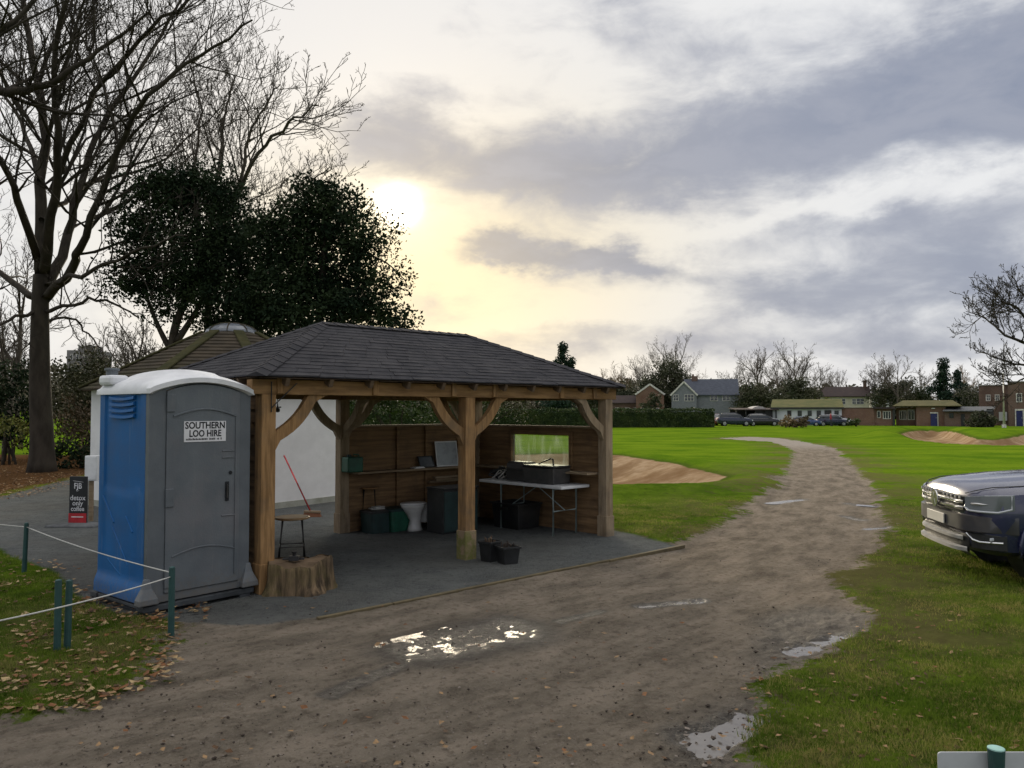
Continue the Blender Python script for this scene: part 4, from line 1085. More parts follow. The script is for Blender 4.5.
ROPE = mat('pale_rope', (.42, .42, .40), .9, (.55, .55, .52), 60, bump=.2)
def rope(label, P, Q, sag):
    mb = MB(); mb.tube([Vector(P).lerp(Vector(Q), k / 20) - Vector((0, 0, sag * 4 * (k / 20) * (1 - k / 20))) for k in range(21)], .0055, 6)
    o = mb.build('rope', ROPE, smooth=True); tag(o, label, 'rope', 'ropes of the verge barrier')
lift = Vector((0, 0, -.035))
rope('pale rope from the far lane post across to the lone post by the toilet', pA + lift, pD + lift, .03)
farL = at(-70, 513, 9.6); rope('pale rope running out of view beyond the far lane post', pA + lift, farL, .02)
nearL = at(-80, 636, 4.4); rope('pale rope in front of the paired posts, nearest the camera', pD + lift - Vector((0, 0, .03)), nearL, .03)
# sign board seen from behind, bottom corner
sp = thing('marker_sign', 'white rectangular sign board fixed behind a green post in the near grass', 'sign', (1.86, 3.10, -.02))
mb = MB(); mb.tube([(0, 0, -.1), (0, 0, .572)], .031, 20); mb.build('post', POSTG, sp)
mb = MB(); mb.lathe([(.0305, .5725), (.030, .5765), (.026, .578)], n=20); mb.build('post_cap', mat('pale_post_end', (.25, .42, .38), .6, bump=.05), sp)
mb = MB()
def rr2(x0, z0, x1, z1, r, y, n=5):
    P = []
    for cx, cz, a0 in ((x1 - r, z1 - r, 0), (x0 + r, z1 - r, 90), (x0 + r, z0 + r, 180), (x1 - r, z0 + r, 270)):
        for k in range(n): a = R(a0 + 90 * k / (n - 1)); P.append((cx + r * math.cos(a), y, cz + r * math.sin(a)))
    return P
mb.prism(rr2(-.205, .24, .25, .545, .012, .036), (0, .005, 0)); mb.build('board', mat('sign_back_alu', (.50, .52, .54), .5, var=.06, bump=.04), sp)

# ---------------------------------------------------------------- white round hut behind the shelter
WHW = mat('white_render', (.70, .70, .70), .85, (.78, .78, .78), 3, bump=.15, bscale=30, dirt=(.50, .50, .47), dscale=1.2, damt=.3)
TILE = mat('mossy_clay_tile', (.045, .037, .027), .9, (.078, .062, .044), 3, bump=.3, dirt=(.045, .048, .022), dscale=.9, damt=.9)
hc = Vector((-6.05, 17.1, 0))
hut = thing('round_hut', 'white rendered octagonal hut with mossy tiled pyramid roof and glass cupola', 'hut', hc, R(10))
oct_ = lambda r, z, o=R(22.5): [(r * math.cos(o + k * math.pi / 4), r * math.sin(o + k * math.pi / 4), z) for k in range(8)]
mb = MB(); mb.loft([oct_(2.66, -.05), oct_(2.66, 2.3)]); mb.build('wall', WHW, hut)
mb = MB(); mb.loft([oct_(2.68, -.04), oct_(2.68, .12)]); mb.build('plinth', mat('grimy_plinth', (.30, .31, .26), .9, (.42, .42, .38), 4, dirt=(.1, .12, .04)), hut)
mb = MB(); N = 16; re, ra, ze, za = 2.9, .62, 2.26, 3.50
for c in range(N):
    r0, r1 = re + (ra - re) * c / N, re + (ra - re) * (c + 1.15) / N; z0, z1 = ze + (za - ze) * c / N, ze + (za - ze) * (c + 1.15) / N
    A, B = oct_(r0, z0 + .03), oct_(r1, z1); A0 = oct_(r0, z0)
    for k in range(8): j = (k + 1) % 8; mb.add([A[k], A[j], B[j], B[k], A0[k], A0[j]], [(0, 1, 2, 3), (4, 5, 1, 0)])
hr = mb.build('roof', TILE, hut, fix=False)
mb = MB(); mb.add(oct_(2.88, 2.255), [tuple(range(8))]); mb.build('soffit', SOFFIT, hr, fix=False)
MOSST = mat('thick_moss', (.034, .035, .014), .95, (.06, .055, .024), 4, bump=.5)
mb = MB()
for k in range(8):
    p, q = Vector(oct_(re, ze + .04)[k]), Vector(oct_(ra, za + .02)[k])
    mb = MB()
    for i in range(14):
        a, b_ = p.lerp(q, i / 14), p.lerp(q, (i + 1.1) / 14); mb.bar(a, b_, .22, .05, up=(0, 0, 1))
    mb.build('hip_tile', MOSST, hr, bevel=.02)
mb = MB(); mb.loft([oct_(.56, 3.48), oct_(.54, 3.53)]); mb.build('cupola_kerb', GALV, hut)
GLAZ, t, b = newmat('cupola_glazing'); b.inputs['Base Color'].default_value = (.15, .165, .19, 1); b.inputs['Roughness'].default_value = .12
mb = MB(); mb.lathe([(.54, 3.53), (.52, 3.58), (.43, 3.65), (.27, 3.71), (.10, 3.735), (.01, 3.74)], n=16); mb.build('cupola', GLAZ, hut)
mb = MB()
for k in range(8):
    a = k * math.pi / 4; mb.tube([(r * math.cos(a), r * math.sin(a), z + .008) for r, z in ((.54, 3.53), (.52, 3.58), (.43, 3.65), (.27, 3.71), (.05, 3.74))], .014, 5)
mb.build('glazing_bar', TILE, hut)
# broom against the hut wall
bh, bt = gp(306, 517, .03), at(283, 455, 14.33)
bh = Vector((bh.x, 14.0, .03)); bt = at(284, 455.5, 14.42)
br = thing('broom', 'red handled broom leaning on the white hut wall', 'broom', (bh.x, bh.y, 0)); L0 = Vector((bh.x, bh.y, 0))
mb = MB(); mb.tube([bh - L0 + Vector((0, 0, .08)), bt - L0], .014, 8); mb.build('handle', mat('red_paint', (.42, .03, .035), .5, bump=0), br, smooth=True)
mb = MB(); mb.obox((.04, -.01, .085), (.30, .06, .04), Matrix.Rotation(-.2, 3, 'Z')); mb.build('head', SHELF, br, bevel=.008)
mb = MB(); mb.loft([[(p[0] * 1.1 + .04, p[1] * 1.5 - .01, .005) for p in ((-.15, -.04), (.15, -.06), (.15, .02), (-.15, .04))], [(p[0] + .04, p[1] - .01, .066) for p in ((-.14, -.02), (.14, -.04), (.14, 0), (-.14, .02))]]); mb.build('bristles', mat('bristle', (.13, .06, .035), .95, bump=.5, bscale=90), br)
# white meter box on a post at the hut corner
bx = at(91.5, 481, 13.4)
mbx = thing('meter_box', 'narrow white box on a short post behind the blue toilet wall', 'box', (bx.x, 13.4, 0), .1)
mb = MB(); mb.box(-.03, -.02, -.05, .03, .03, .70); mb.build('post', SHELF, mbx)
mb = MB(); mb.box(-.09, -.06, .68, .11, .06, 1.10); mb.build('cabinet', WHITEPL, mbx, bevel=.008)
mb = MB(); mb.box(-.075, -.068, .70, .095, -.0615, 1.08); mb.build('door', WHITEPL, mbx, bevel=.003)
# pavement banner
bp = gp(78, 526)
bn = thing('pavement_banner', 'black upright pavement banner with white lettering and red foot band on the lane', 'banner sign', (bp.x, bp.y, .006), R(-4))
mb = MB()
mb.loft([[(-.42, -.24, 0), (.40, -.24, 0), (.46, .20, 0), (-.30, .20, 0)], [(-.40, -.22, .03), (.38, -.22, .03), (.43, .18, .03), (-.28, .18, .03)], [(-.2, -.08, .05), (.2, -.08, .05), (.2, .06, .05), (-.18, .06, .05)]])
mb.build('base', mat('rubber_base', (.10, .105, .11), .8), bn, bevel=.01)
BNB = mat('banner_black', (.010, .011, .014), .5, bump=.03); BNR = mat('banner_red', (.38, .012, .02), .5, bump=.03); BNW = mat('banner_white', (.62, .62, .64), .6, bump=0)
mb = MB(); mb.box(-.145, -.018, .04, .145, .018, .79); pnl = mb.build('panel', BNB, bn, bevel=.004)
mb = MB(); mb.box(-.148, -.024, .05, .148, -.0185, .20); mb.build('red_band', BNR, pnl)
text('monogram', 'FJB', .13, BNW, pnl, (0, -.021, .635), bold=.002, sx=.8)
mb = MB(); mb.bar((-.02, -.021, .545), (.02, -.021, .565), .012, .003); mb.bar((-.08, -.021, .72), (.09, -.021, .70), .01, .003); mb.build('monogram_stroke', BNW, pnl)
text('lettering', 'detox', .115, BNW, pnl, (0, -.021, .445), bold=.001, sx=.95)
text('lettering', 'only', .11, BNW, pnl, (0, -.021, .36), bold=.001, sx=.95)
text('lettering', 'coffee', .105, BNW, pnl, (0, -.021, .27), bold=.001, sx=.88)
mb = MB(); mb.box(-.10, -.0255, .135, .10, -.0245, .15); mb.build('band_lettering', BNW, pnl)
# ---------------------------------------------------------------- trees
def bark(name, c1, c2): return mat(name, c1, .9, c2, 4, (1, 1, .35), .5, 14, bdist=.03)
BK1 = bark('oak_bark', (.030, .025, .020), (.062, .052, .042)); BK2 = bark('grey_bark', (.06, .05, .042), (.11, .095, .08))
BK3 = bark('far_bark', (.10, .085, .072), (.165, .14, .12)); BK4 = bark('far_warm_bark', (.20, .145, .10), (.30, .23, .165))  # far_bark is lightened in its colour to stand in for haze
def wander(p, d, L, n, rng, wob, up):
    pts = [p.copy()]; d = d.normalized(); st = L / n
    for i in range(n):
        d = (d + Vector((rng.gauss(0, wob), rng.gauss(0, wob), rng.gauss(0, wob) + up))).normalized()
        pts.append(pts[-1] + d * st)
    return pts
def pol(pts, t):
    n = len(pts) - 1; k = min(int(t * n), n - 1); f = t * n - k
    return pts[k].lerp(pts[k + 1], f), (pts[k + 1] - pts[k]).normalized()
def plen(p): return sum((p[i + 1] - p[i]).length for i in range(len(p) - 1))
def grow(mb, pts, r0, r1, lev, maxlev, rng, space, lenf, rmin, t0=.22, up=.10, wob=.16, ang=(28, 62), own=True, sides=(7, 5, 4, 3, 3, 3)):
    n = len(pts) - 1
    if own: mb.tube(pts, [r0 + (r1 - r0) * (i / n) ** .85 for i in range(n + 1)], sides[min(lev, 5)], cap=False)
    if lev >= maxlev: return
    L = plen(pts); cnt = max(2, int(L / space[lev] + rng.random()))
    for k in range(cnt):
        t = t0 + (1 - t0) * ((k + rng.random()) / cnt); t = min(t, .995)
        p, tg_ = pol(pts, t); r = r0 + (r1 - r0) * t ** .85
        ax = tg_.orthogonal(); ax.rotate(Quaternion(tg_, rng.random() * 6.283)); d = tg_.copy()
        d.rotate(Quaternion(ax, R(rng.uniform(*ang)))); d.z += .12
        l = L * lenf[lev] * (1.08 - .62 * t) * rng.uniform(.6, 1.25)
        cr = max(rmin, min(r * rng.uniform(.40, .66), l * .016 + rmin))
        ns = 6 if lev == 0 else (5 if lev < 3 else 3)
        c = wander(p, d, l, ns, rng, wob, up)
        grow(mb, c, cr, max(rmin * .7, cr * .22), lev + 1, maxlev, rng, space, lenf, rmin, .15, up, wob, ang, True, sides)
def smooth_poly(P, sub=4):
    P = [Vector(p) for p in P]; out = []
    for i in range(len(P) - 1):
        a, b_, c, d = P[max(i - 1, 0)], P[i], P[i + 1], P[min(i + 2, len(P) - 1)]
        for s in range(sub):
            t_ = s / sub; out.append(.5 * (2 * b_ + (c - a) * t_ + (2 * a - 5 * b_ + 4 * c - d) * t_ ** 2 + (3 * b_ - a - 3 * c + d) * t_ ** 3))
    out.append(P[-1]); return out
def limbtree(name, label, D, base, trunk, limbs, bk, seed, rt, maxlev=4, rmin=.011, space=(.75, .55, .36, .25), lenf=(.42, .52, .55, .6), group=None, loc=None):
    rng = random.Random(seed); L0 = Vector((at(*base, D).x, D, 0)) if loc is None else Vector(loc)
    r = thing(name, label, 'tree', L0, 0, group)
    P = lambda q: at(q[0], q[1], D + (q[2] if len(q) > 2 else 0)) - L0
    tr = smooth_poly([Vector((0, 0, -.2))] + [P(q) for q in trunk]); n = len(tr) - 1
    rad = [rt * (1 - .42 * i / n) * (1 + .22 * max(0, 1 - max(tr[i].z, 0) / .9) ** 2) for i in range(n + 1)]
    mb = MB(); mb.tube(tr, rad, 14); mb.build('trunk', bk, r, smooth=True)
    mb = MB()
    for l in limbs:
        q, r0 = l[:-1], l[-1]; pts = smooth_poly([P(x) for x in q], 4)
        for i in range(2, len(pts)): pts[i] += Vector((rng.gauss(0, .035), rng.gauss(0, .05), rng.gauss(0, .035)))
        grow(mb, pts, r0, max(.02, r0 * .14), 0, maxlev, rng, space, lenf, rmin)
    mb.build('crown', bk, r, smooth=True, fix=False); return r
# the great bare oak at the left
limbtree('bare_oak', 'tall bare oak with thick dark trunk on the left, rising beyond the lane', 24.0, (42, 473), [(42, 440), (40, 380), (40, 320), (41, 275)], [
    ((41, 285), (40, 200, 0.234), (43, 120, 0.624), (30, 40, 1.5), (14, -60, 2), (5, -150, 2), 0.211), ((43, 280), (52, 215, -1), (60, 150, -2), (52, 70, -3), (70, -30, -4), (80, -120, -4), 0.172),
    ((43, 290), (62, 255, 1), (76, 205, 2), (96, 140, 3), (132, 80, 4), (170, 20, 5), (215, -60, 5), 0.187), ((44, 300), (72, 268, -1), (84, 235, -2), (118, 150, -3), (150, 95, -4), (200, 55, -4), (250, 20, -5), 0.156),
    ((40, 300), (12, 282, 1), (-25, 250, 2), (-60, 200, 2), (-90, 120, 2), 0.133), ((39, 262), (18, 200, -2), (-5, 150, -3), (-30, 90, -4), (-50, 0, -4), 0.133),
    ((45, 312), (62, 308, -.5), (90, 300, -1), (118, 305, -1.5), (140, 318, -2), 0.070), ((44, 322), (70, 318, 1), (88, 336, 1.5), (100, 352, 1.5), 0.047),
    ((46, 285), (80, 275, -2), (110, 262, -3), (145, 250, -4), (185, 232, -4), 0.078), ((42, 220), (75, 195, 3), (110, 172, 5), (150, 160, 6), (185, 150, 6), 0.094),
    ((40, 180), (20, 120, 3), (-5, 70, 4), (-25, 0, 5), 0.094), ((52, 190), (95, 95, -1), (140, 40, -2), (190, 0, -3), (240, -30, -3), 0.101),
    ((38, 310), (15, 318, -1), (-10, 330, -2), (-40, 330, -2), 0.062)], BK1, 4, .365, rmin=.0085, space=(.75, .55, .36, .21))
# bare tree beyond the left edge whose boughs cross the frame
limbtree('bare_oak', 'bare tree whose trunk stands past the left edge, boughs crossing the top corner', 20.0, (-110, 490), [(-110, 400), (-108, 300), (-105, 200)], [
    ((-105, 220), (-60, 150, 0), (-10, 98, 0), (25, 90, 0), (60, 78, 0), (100, 50, 0), (150, 12, 0), .20), ((-105, 210), (-70, 120, -1), (-20, 50, -2), (25, 10, -2), (70, -40, -2), .16),
    ((-105, 230), (-60, 200, 2), (-15, 190, 3), (30, 170, 3), .10), ((-106, 250), (-130, 120), (-120, 0), (-100, -100), .22)], BK1, 9, .36, maxlev=4, rmin=.010, space=(.85, .6, .4, .28))
# bare tree above the evergreens
limbtree('bare_ash', 'bare spreading tree rising from between the two ivy-dark evergreens', 27.0, (212, 470), [(212, 420), (210, 360), (208, 320)], [
    ((208, 330), (206, 260), (214, 200), (222, 140, 1), (226, 105, 2), (236, 75, 2), 0.125), ((208, 320), (215, 250, -1), (240, 190, -2), (265, 145, -3), (295, 118, -4), (318, 105, -4), 0.109),
    ((209, 310), (235, 250, 2), (270, 215, 3), (300, 190, 4), (330, 168, 4), 0.086), ((206, 300), (196, 230, 1), (192, 170, 2), (200, 110, 3), (190, 65, 3), 0.094),
    ((208, 290), (240, 180, 1), (252, 130, 1), (268, 100, 1), (280, 85, 1), 0.078), ((207, 300), (180, 240, -1), (165, 190, -2), (150, 140, -2), 0.062), ((210, 280), (270, 230, -2), (320, 225, -3), (355, 245, -4), 0.062)], BK2, 14, .24, rmin=.0085, space=(.55, .42, .28, .2))

# foliage masses
LEAFD, t, b = newmat('evergreen_leaf')
pos = t.new('ShaderNodeNewGeometry').outputs['Position']; oi = t.new('ShaderNodeObjectInfo').outputs['Random']
t.put(b.inputs['Base Color'], t.mix(t.sst(t.noise(pos, 1.6, 4), .35, .65), (.010, .020, .011), (.026, .040, .017))); b.inputs['Roughness'].default_value = .7; b.inputs['Specular IOR Level'].default_value = .06
def leafmat(name, a, b_, sc_=1.2):
    m, t, b = newmat(name); pos = t.new('ShaderNodeNewGeometry').outputs['Position']
    t.put(b.inputs['Base Color'], t.mix(t.sst(t.noise(pos, sc_, 5), .35, .65), a, b_)); b.inputs['Roughness'].default_value = .65; b.inputs['Specular IOR Level'].default_value = .25
    return m
LEAFH = leafmat('hedge_leaf', (.025, .045, .014), (.06, .085, .022)); LEAFO = leafmat('olive_scrub', (.035, .042, .016), (.075, .07, .03)); LEAFB = leafmat('brown_scrub', (.07, .05, .028), (.12, .085, .045))
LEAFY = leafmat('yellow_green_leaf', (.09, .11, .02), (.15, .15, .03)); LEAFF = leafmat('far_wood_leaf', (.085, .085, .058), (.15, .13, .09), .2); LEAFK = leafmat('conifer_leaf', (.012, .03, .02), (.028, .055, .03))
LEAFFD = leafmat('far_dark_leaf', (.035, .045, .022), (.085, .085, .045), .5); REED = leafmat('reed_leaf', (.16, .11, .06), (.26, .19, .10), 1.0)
def clump_points(blobs, per, sub, srad, rs_):
    out = []
    for cx, cy, cz, rx, ry, rz, wgt in blobs:
        ns = max(3, int(sub * wgt))
        d = rs_.randn(ns, 3); d /= np.linalg.norm(d, axis=1)[:, None]; rr = (rs_.rand(ns) ** .55)[:, None]
        sc_ = np.array([cx, cy, cz]) + d * rr * np.array([rx, ry, rz])
        npt = rs_.poisson(per, ns); sc2 = np.repeat(sc_, npt, 0); sr = np.repeat(srad * (.5 + .9 * rs_.rand(ns)), npt)[:, None]
        g_ = rs_.randn(len(sc2), 3); g_ *= (rs_.rand(len(sc2)) ** .33 / np.linalg.norm(g_, axis=1))[:, None]
        out.append(sc2 + g_ * sr * np.array([1, 1, .75]))
    return np.concatenate(out)
def leaf_quads(P, size, rs_):
    n = len(P); nrm = rs_.randn(n, 3); nrm /= np.linalg.norm(nrm, axis=1)[:, None]
    a = np.cross(nrm, rs_.randn(n, 3)); a /= np.linalg.norm(a, axis=1)[:, None]; b_ = np.cross(nrm, a)
    s = (size * (.6 + .8 * rs_.rand(n)))[:, None]
    V = np.stack([P - a * s, P - b_ * s * .55, P + a * s, P + b_ * s * .55], 1).reshape(-1, 3)
    return V, np.arange(n * 4).reshape(-1, 4)
def foliage(name, blobs, per, sub, srad, size, m, parent, seed):
    rs_ = np.random.RandomState(seed); P = clump_points(blobs, per, sub, srad, rs_); V, Fc = leaf_quads(P, size, rs_)
    return leafmesh(name, V, Fc, m, parent=parent)
def pxblobs(lst, D, L0, depth=1.0):
    out = []
    for q in lst:
        u, v, ru, rv = q[:4]; dd = q[4] if len(q) > 4 else 0; c = at(u, v, D + dd) - L0; k = D / F
        out.append((c.x, c.y, c.z, ru * k, max(ru, rv) * k * depth, rv * k, ru * rv / 900))
    return out
def evergreen(name, label, D, ub, blobs, trunkpts, seed, m=LEAFD, size=.05, per=16, sub=26, srad=.55, bk=BK1, rt=.15, group=None, limbs=()):
    L0 = Vector((wx(ub, D), D, 0)); r = thing(name, label, 'tree', L0, 0, group); rng = random.Random(seed)
    tr = smooth_poly([Vector((0, 0, -.2))] + [at(u, v, D) - L0 for u, v in trunkpts]); n = len(tr) - 1
    mb = MB(); mb.tube(tr, [rt * (1 - .6 * i / n) for i in range(n + 1)], 10); tk = mb.build('trunk', bk, r, smooth=True)
    if limbs:
        mb = MB()
        for l in limbs: grow(mb, smooth_poly([at(x[0], x[1], D + (x[2] if len(x) > 2 else 0)) - L0 for x in l[:-1]], 4), l[-1], l[-1] * .2, 0, 3, rng, (.6, .45, .3), (.4, .5, .55), .010)
        mb.build('limb', bk, r, smooth=True, fix=False)
    foliage('crown', pxblobs(blobs, D, L0), per, sub, srad, size, m, r, seed); return r
evergreen('evergreen_tree', 'dense dark ivy-clad evergreen behind the hut cupola, forked trunk below', 22.0, 172, [(165, 202, 42, 34), (208, 195, 34, 28, 1), (150, 250, 34, 38), (195, 245, 45, 45), (235, 240, 38, 42, 1), (160, 295, 36, 26), (215, 290, 52, 38), (240, 320, 45, 28, 1), (140, 285, 18, 20),
    (190, 185, 18, 16), (222, 205, 16, 18), (128, 262, 12, 18), (255, 290, 30, 40, 1), (170, 172, 14, 8), (220, 182, 10, 10), (118, 285, 10, 8), (132, 230, 10, 14), (152, 192, 10, 10)], [(175, 390), (172, 350), (178, 318), (195, 280), (200, 240), (196, 205)], 21, per=120, sub=24, srad=.6, limbs=[((172, 352), (160, 330), (148, 300), (140, 270), .10), ((174, 345), (192, 318), (206, 290), (215, 250), .11)])
evergreen('evergreen_tree', 'dark rounded evergreen nearest the sun, behind the shelter ridge', 20.5, 320, [(320, 215, 36, 30), (346, 236, 30, 30), (300, 235, 34, 38), (290, 285, 46, 40), (332, 285, 50, 42, 1), (364, 262, 20, 28), (270, 250, 26, 36, 1), (350, 312, 40, 26), (300, 322, 60, 24), (325, 192, 20, 14), (375, 300, 16, 22),
    (258, 310, 26, 26), (388, 318, 20, 12), (402, 324, 10, 6), (378, 232, 10, 10), (312, 184, 12, 8), (345, 198, 12, 10), (392, 282, 10, 12), (262, 222, 10, 14)], [(318, 400), (318, 340), (322, 280), (325, 220)], 22, per=120, sub=24, srad=.6, limbs=[((325, 300), (350, 290), (380, 285), (402, 300), .05), ((330, 270), (360, 255), (385, 262), (405, 280), .05), ((330, 320), (365, 312), (392, 320), (405, 330), .05), ((325, 240), (345, 215), (365, 205), .05)])
# scrub and shrubs at the left behind the oak
def shrub(label, D, ub, blobs, m, seed, size=.08, per=16, sub=22, srad=.35, name='shrub', stems=4, cat='shrub', group='shrubs beyond the lane'):
    L0 = Vector((wx(ub, D), D, 0)); r = thing(name, label, cat, L0, 0, group); rng = random.Random(seed); bl = pxblobs(blobs, D, L0)
    mb = MB()
    for k in range(stems):
        c = bl[k % len(bl)]; mb.tube(wander(Vector((rng.uniform(-.2, .2), rng.uniform(-.2, .2), -.1)), Vector((c[0] * .6, c[1] * .6, c[2] + .3)), max(.4, Vector(c[:3]).length * 1.0), 5, rng, .1, .02), [.05, .045, .04, .03, .02, .012], 5)
    mb.build('stems', BK1, r, fix=False); foliage('foliage', bl, per, sub, srad, size, m, r, seed); return r
shrub('dark green shrub bank left of the oak trunk, reaching the frame edge', 29, 10, [(-10, 400, 40, 34), (15, 385, 26, 28), (5, 430, 40, 24), (-40, 390, 40, 44), (-25, 430, 30, 30)], LEAFD, 31, .07, 40, 30, .5)
shrub('low yellow green bush beside the oak trunk in the brighter gap', 27, 12, [(8, 428, 24, 14), (-14, 432, 22, 18), (20, 440, 14, 12)], LEAFY, 32, .05, 34, 30, .3)
shrub('tall olive scrub right behind the oak trunk', 31, 92, [(80, 385, 36, 34), (110, 395, 34, 30), (70, 420, 34, 34), (105, 430, 38, 30), (95, 365, 22, 18)], LEAFO, 33, .065, 40, 34, .5)
shrub('brownish scrub between oak and portable toilet', 28, 95, [(88, 440, 26, 20), (110, 445, 26, 22), (80, 415, 22, 22), (110, 420, 22, 22)], LEAFB, 34, .05, 34, 36, .4)
shrub('dark laurel with drooping sprays right of the oak foot', 25.5, 80, [(78, 452, 24, 12), (98, 458, 22, 12), (65, 462, 16, 9), (100, 440, 14, 10)], LEAFD, 35, .065, 34, 40, .35)
shrub('pointed dark shrub filling the gap behind the hut, left side', 33, 150, [(140, 385, 30, 22), (165, 380, 30, 24), (150, 410, 40, 30), (128, 400, 20, 30)], LEAFO, 36, .075, 40, 34, .5)
shrub('tall green holly seen through the shelter above its back wall', 36, 395, [(380, 400, 40, 28), (425, 398, 40, 26), (350, 408, 24, 22), (400, 385, 30, 20), (455, 404, 26, 22), (365, 390, 20, 20)], LEAFH, 37, .08, 36, 36, .5)
shrub('paler thin scrub seen through the shelter beside the middle post', 42, 470, [(470, 402, 30, 22), (500, 404, 30, 20), (440, 400, 20, 24), (520, 408, 16, 16)], LEAFO, 38, .07, 30, 34, .5)
# saplings and thin bare trees at the left and behind
FAR = {}
def thintree(label, D, u, vtop, seed, spread=.5, bk=BK2, name='bare_tree', group='bare trees beyond the lane', maxlev=3, rmin=.012, rt=None, nl=6, cat='tree', ub=None):
    H = wz(vtop, D); rng = random.Random(seed); L0 = Vector((wx(u, D), D, 0)); r = thing(name, label, cat, L0, 0, group); rt = rt or H * .018
    tr = wander(Vector((0, 0, -.2)), Vector((rng.uniform(-.05, .05), 0, 1)), H * .62, 7, rng, .05, .05)
    mb = MB(); mb.tube(tr, [rt * (1 - .6 * i / 7) for i in range(8)], 8); mb.build('trunk', bk, r, smooth=True)
    mb = MB()
    for k in range(nl):
        t_ = .38 + .62 * (k + rng.random()) / nl; p, d = pol(tr, min(.99, t_)); a = rng.random() * 6.28
        dd = Vector((math.cos(a) * spread * 1.5, math.sin(a) * spread * 1.5, 1)); l = H * (.62 - .25 * t_) * rng.uniform(.8, 1.2)
        l = min(l, (H - p.z) * 1.05 / max(.5, dd.normalized().z))
        grow(mb, wander(p, dd, l, 6, rng, .12, .05), rt * .42, rt * .08, 0, maxlev, rng, (H * .042, H * .032, H * .026, H * .02), (.45, .52, .58, .6), rmin, .12)
    grow(mb, wander(tr[-1], Vector((0, 0, 1)), H * .33, 6, rng, .1, .05), rt * .42, rt * .08, 0, maxlev, rng, (H * .042, H * .032, H * .026, H * .02), (.45, .52, .58, .6), rmin, .1)
    mb.build('crown', bk, r, smooth=True, fix=False); return r
for i, (u, vt, D, lb) in enumerate(((6, 235, 34, 'slim bare tree left of the oak trunk, the taller of two'), (22, 285, 40, 'slim bare tree close left of the oak trunk, the shorter of two'), (118, 300, 36, 'twiggy bare tree right of the oak, before the yellow sky'), (138, 318, 44, 'small pale twiggy tree behind the hut roof edge'),
                        (100, 318, 48, 'thin upright twiggy tree behind the far grey block'), (-25, 250, 38, 'slim bare tree at the very left frame edge'))):
    thintree(lb, D, u, vt, 50 + i, .55, BK2)

# hedge along the far side of the course
def hedge(label, A, B, w, h, m, n, size, seed, name='hedge'):
    A, B = Vector(A), Vector(B); d = (B - A); L = d.length; ang = math.atan2(d.y, d.x)
    r = thing(name, label, 'hedge', A, ang); rs_ = np.random.RandomState(seed)
    mb = MB(); mb.box(0, -w * .36, -.05, L, w * .36, h * .86); mb.build('core', m, r)
    P = np.stack([rs_.rand(n) * L, (rs_.rand(n) - .5) * w, rs_.rand(n) ** .8 * h], 1)
    f = rs_.rand(n); P[f < .45, 1] = -w / 2 + rs_.randn((f < .45).sum()) * w * .05; P[f > .7, 2] = h + rs_.randn((f > .7).sum()) * .06
    P[:, 2] += np.sin(P[:, 0] * .8) * .05 + np.sin(P[:, 0] * 2.3 + 1) * .04; P[:, 1] += np.sin(P[:, 0] * .6) * .12
    V, Fc = leaf_quads(P, size, rs_); leafmesh('foliage', V, Fc, m, parent=r); return r
hedge('long clipped green hedge behind the lawn, before the houses', (wx(318, 84), 84, 0), (wx(712, 90), 90, 0), 1.8, 2.0, LEAFH, 26000, .10, 71)
# woodland backdrop: a far mass that closes the horizon
def woodland():
    rs_ = np.random.RandomState(5); bl = []
    for k in range(230):
        a = R(-46 + 92 * (k + rs_.rand()) / 230); D = 190 + rs_.rand() * 60; h = 5.6 + rs_.rand() * 3.8 + 2.0 * math.sin(a * 9)
        if a < R(-10): h += 3
        bl.append((D * math.sin(a), D * math.cos(a), h * .5, 4.5, 5, h * .55, 1.0))
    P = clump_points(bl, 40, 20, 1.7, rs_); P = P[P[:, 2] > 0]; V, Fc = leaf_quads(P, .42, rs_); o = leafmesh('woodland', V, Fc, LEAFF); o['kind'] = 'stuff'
woodland()
# far bare trees
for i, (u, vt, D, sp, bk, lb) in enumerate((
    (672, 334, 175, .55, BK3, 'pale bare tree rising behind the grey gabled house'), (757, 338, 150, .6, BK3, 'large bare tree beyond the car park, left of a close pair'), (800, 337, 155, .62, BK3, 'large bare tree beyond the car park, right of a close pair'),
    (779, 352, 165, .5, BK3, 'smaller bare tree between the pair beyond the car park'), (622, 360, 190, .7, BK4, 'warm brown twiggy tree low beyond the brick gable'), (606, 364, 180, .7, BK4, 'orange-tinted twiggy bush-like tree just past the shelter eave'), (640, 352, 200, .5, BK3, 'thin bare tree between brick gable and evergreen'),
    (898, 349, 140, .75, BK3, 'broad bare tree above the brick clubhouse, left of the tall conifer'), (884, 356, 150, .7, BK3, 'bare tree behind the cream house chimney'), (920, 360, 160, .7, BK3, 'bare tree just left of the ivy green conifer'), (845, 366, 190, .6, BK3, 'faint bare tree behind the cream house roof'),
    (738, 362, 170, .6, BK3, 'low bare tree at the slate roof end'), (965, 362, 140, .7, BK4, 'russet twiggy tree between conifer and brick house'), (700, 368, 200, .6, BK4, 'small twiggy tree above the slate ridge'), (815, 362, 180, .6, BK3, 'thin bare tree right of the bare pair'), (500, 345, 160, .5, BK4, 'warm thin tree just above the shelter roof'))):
    thintree(lb, D, u, vt, 90 + i, sp, bk, 'bare_tree', 'bare trees on the far side of the course', 4, .017, nl=9)
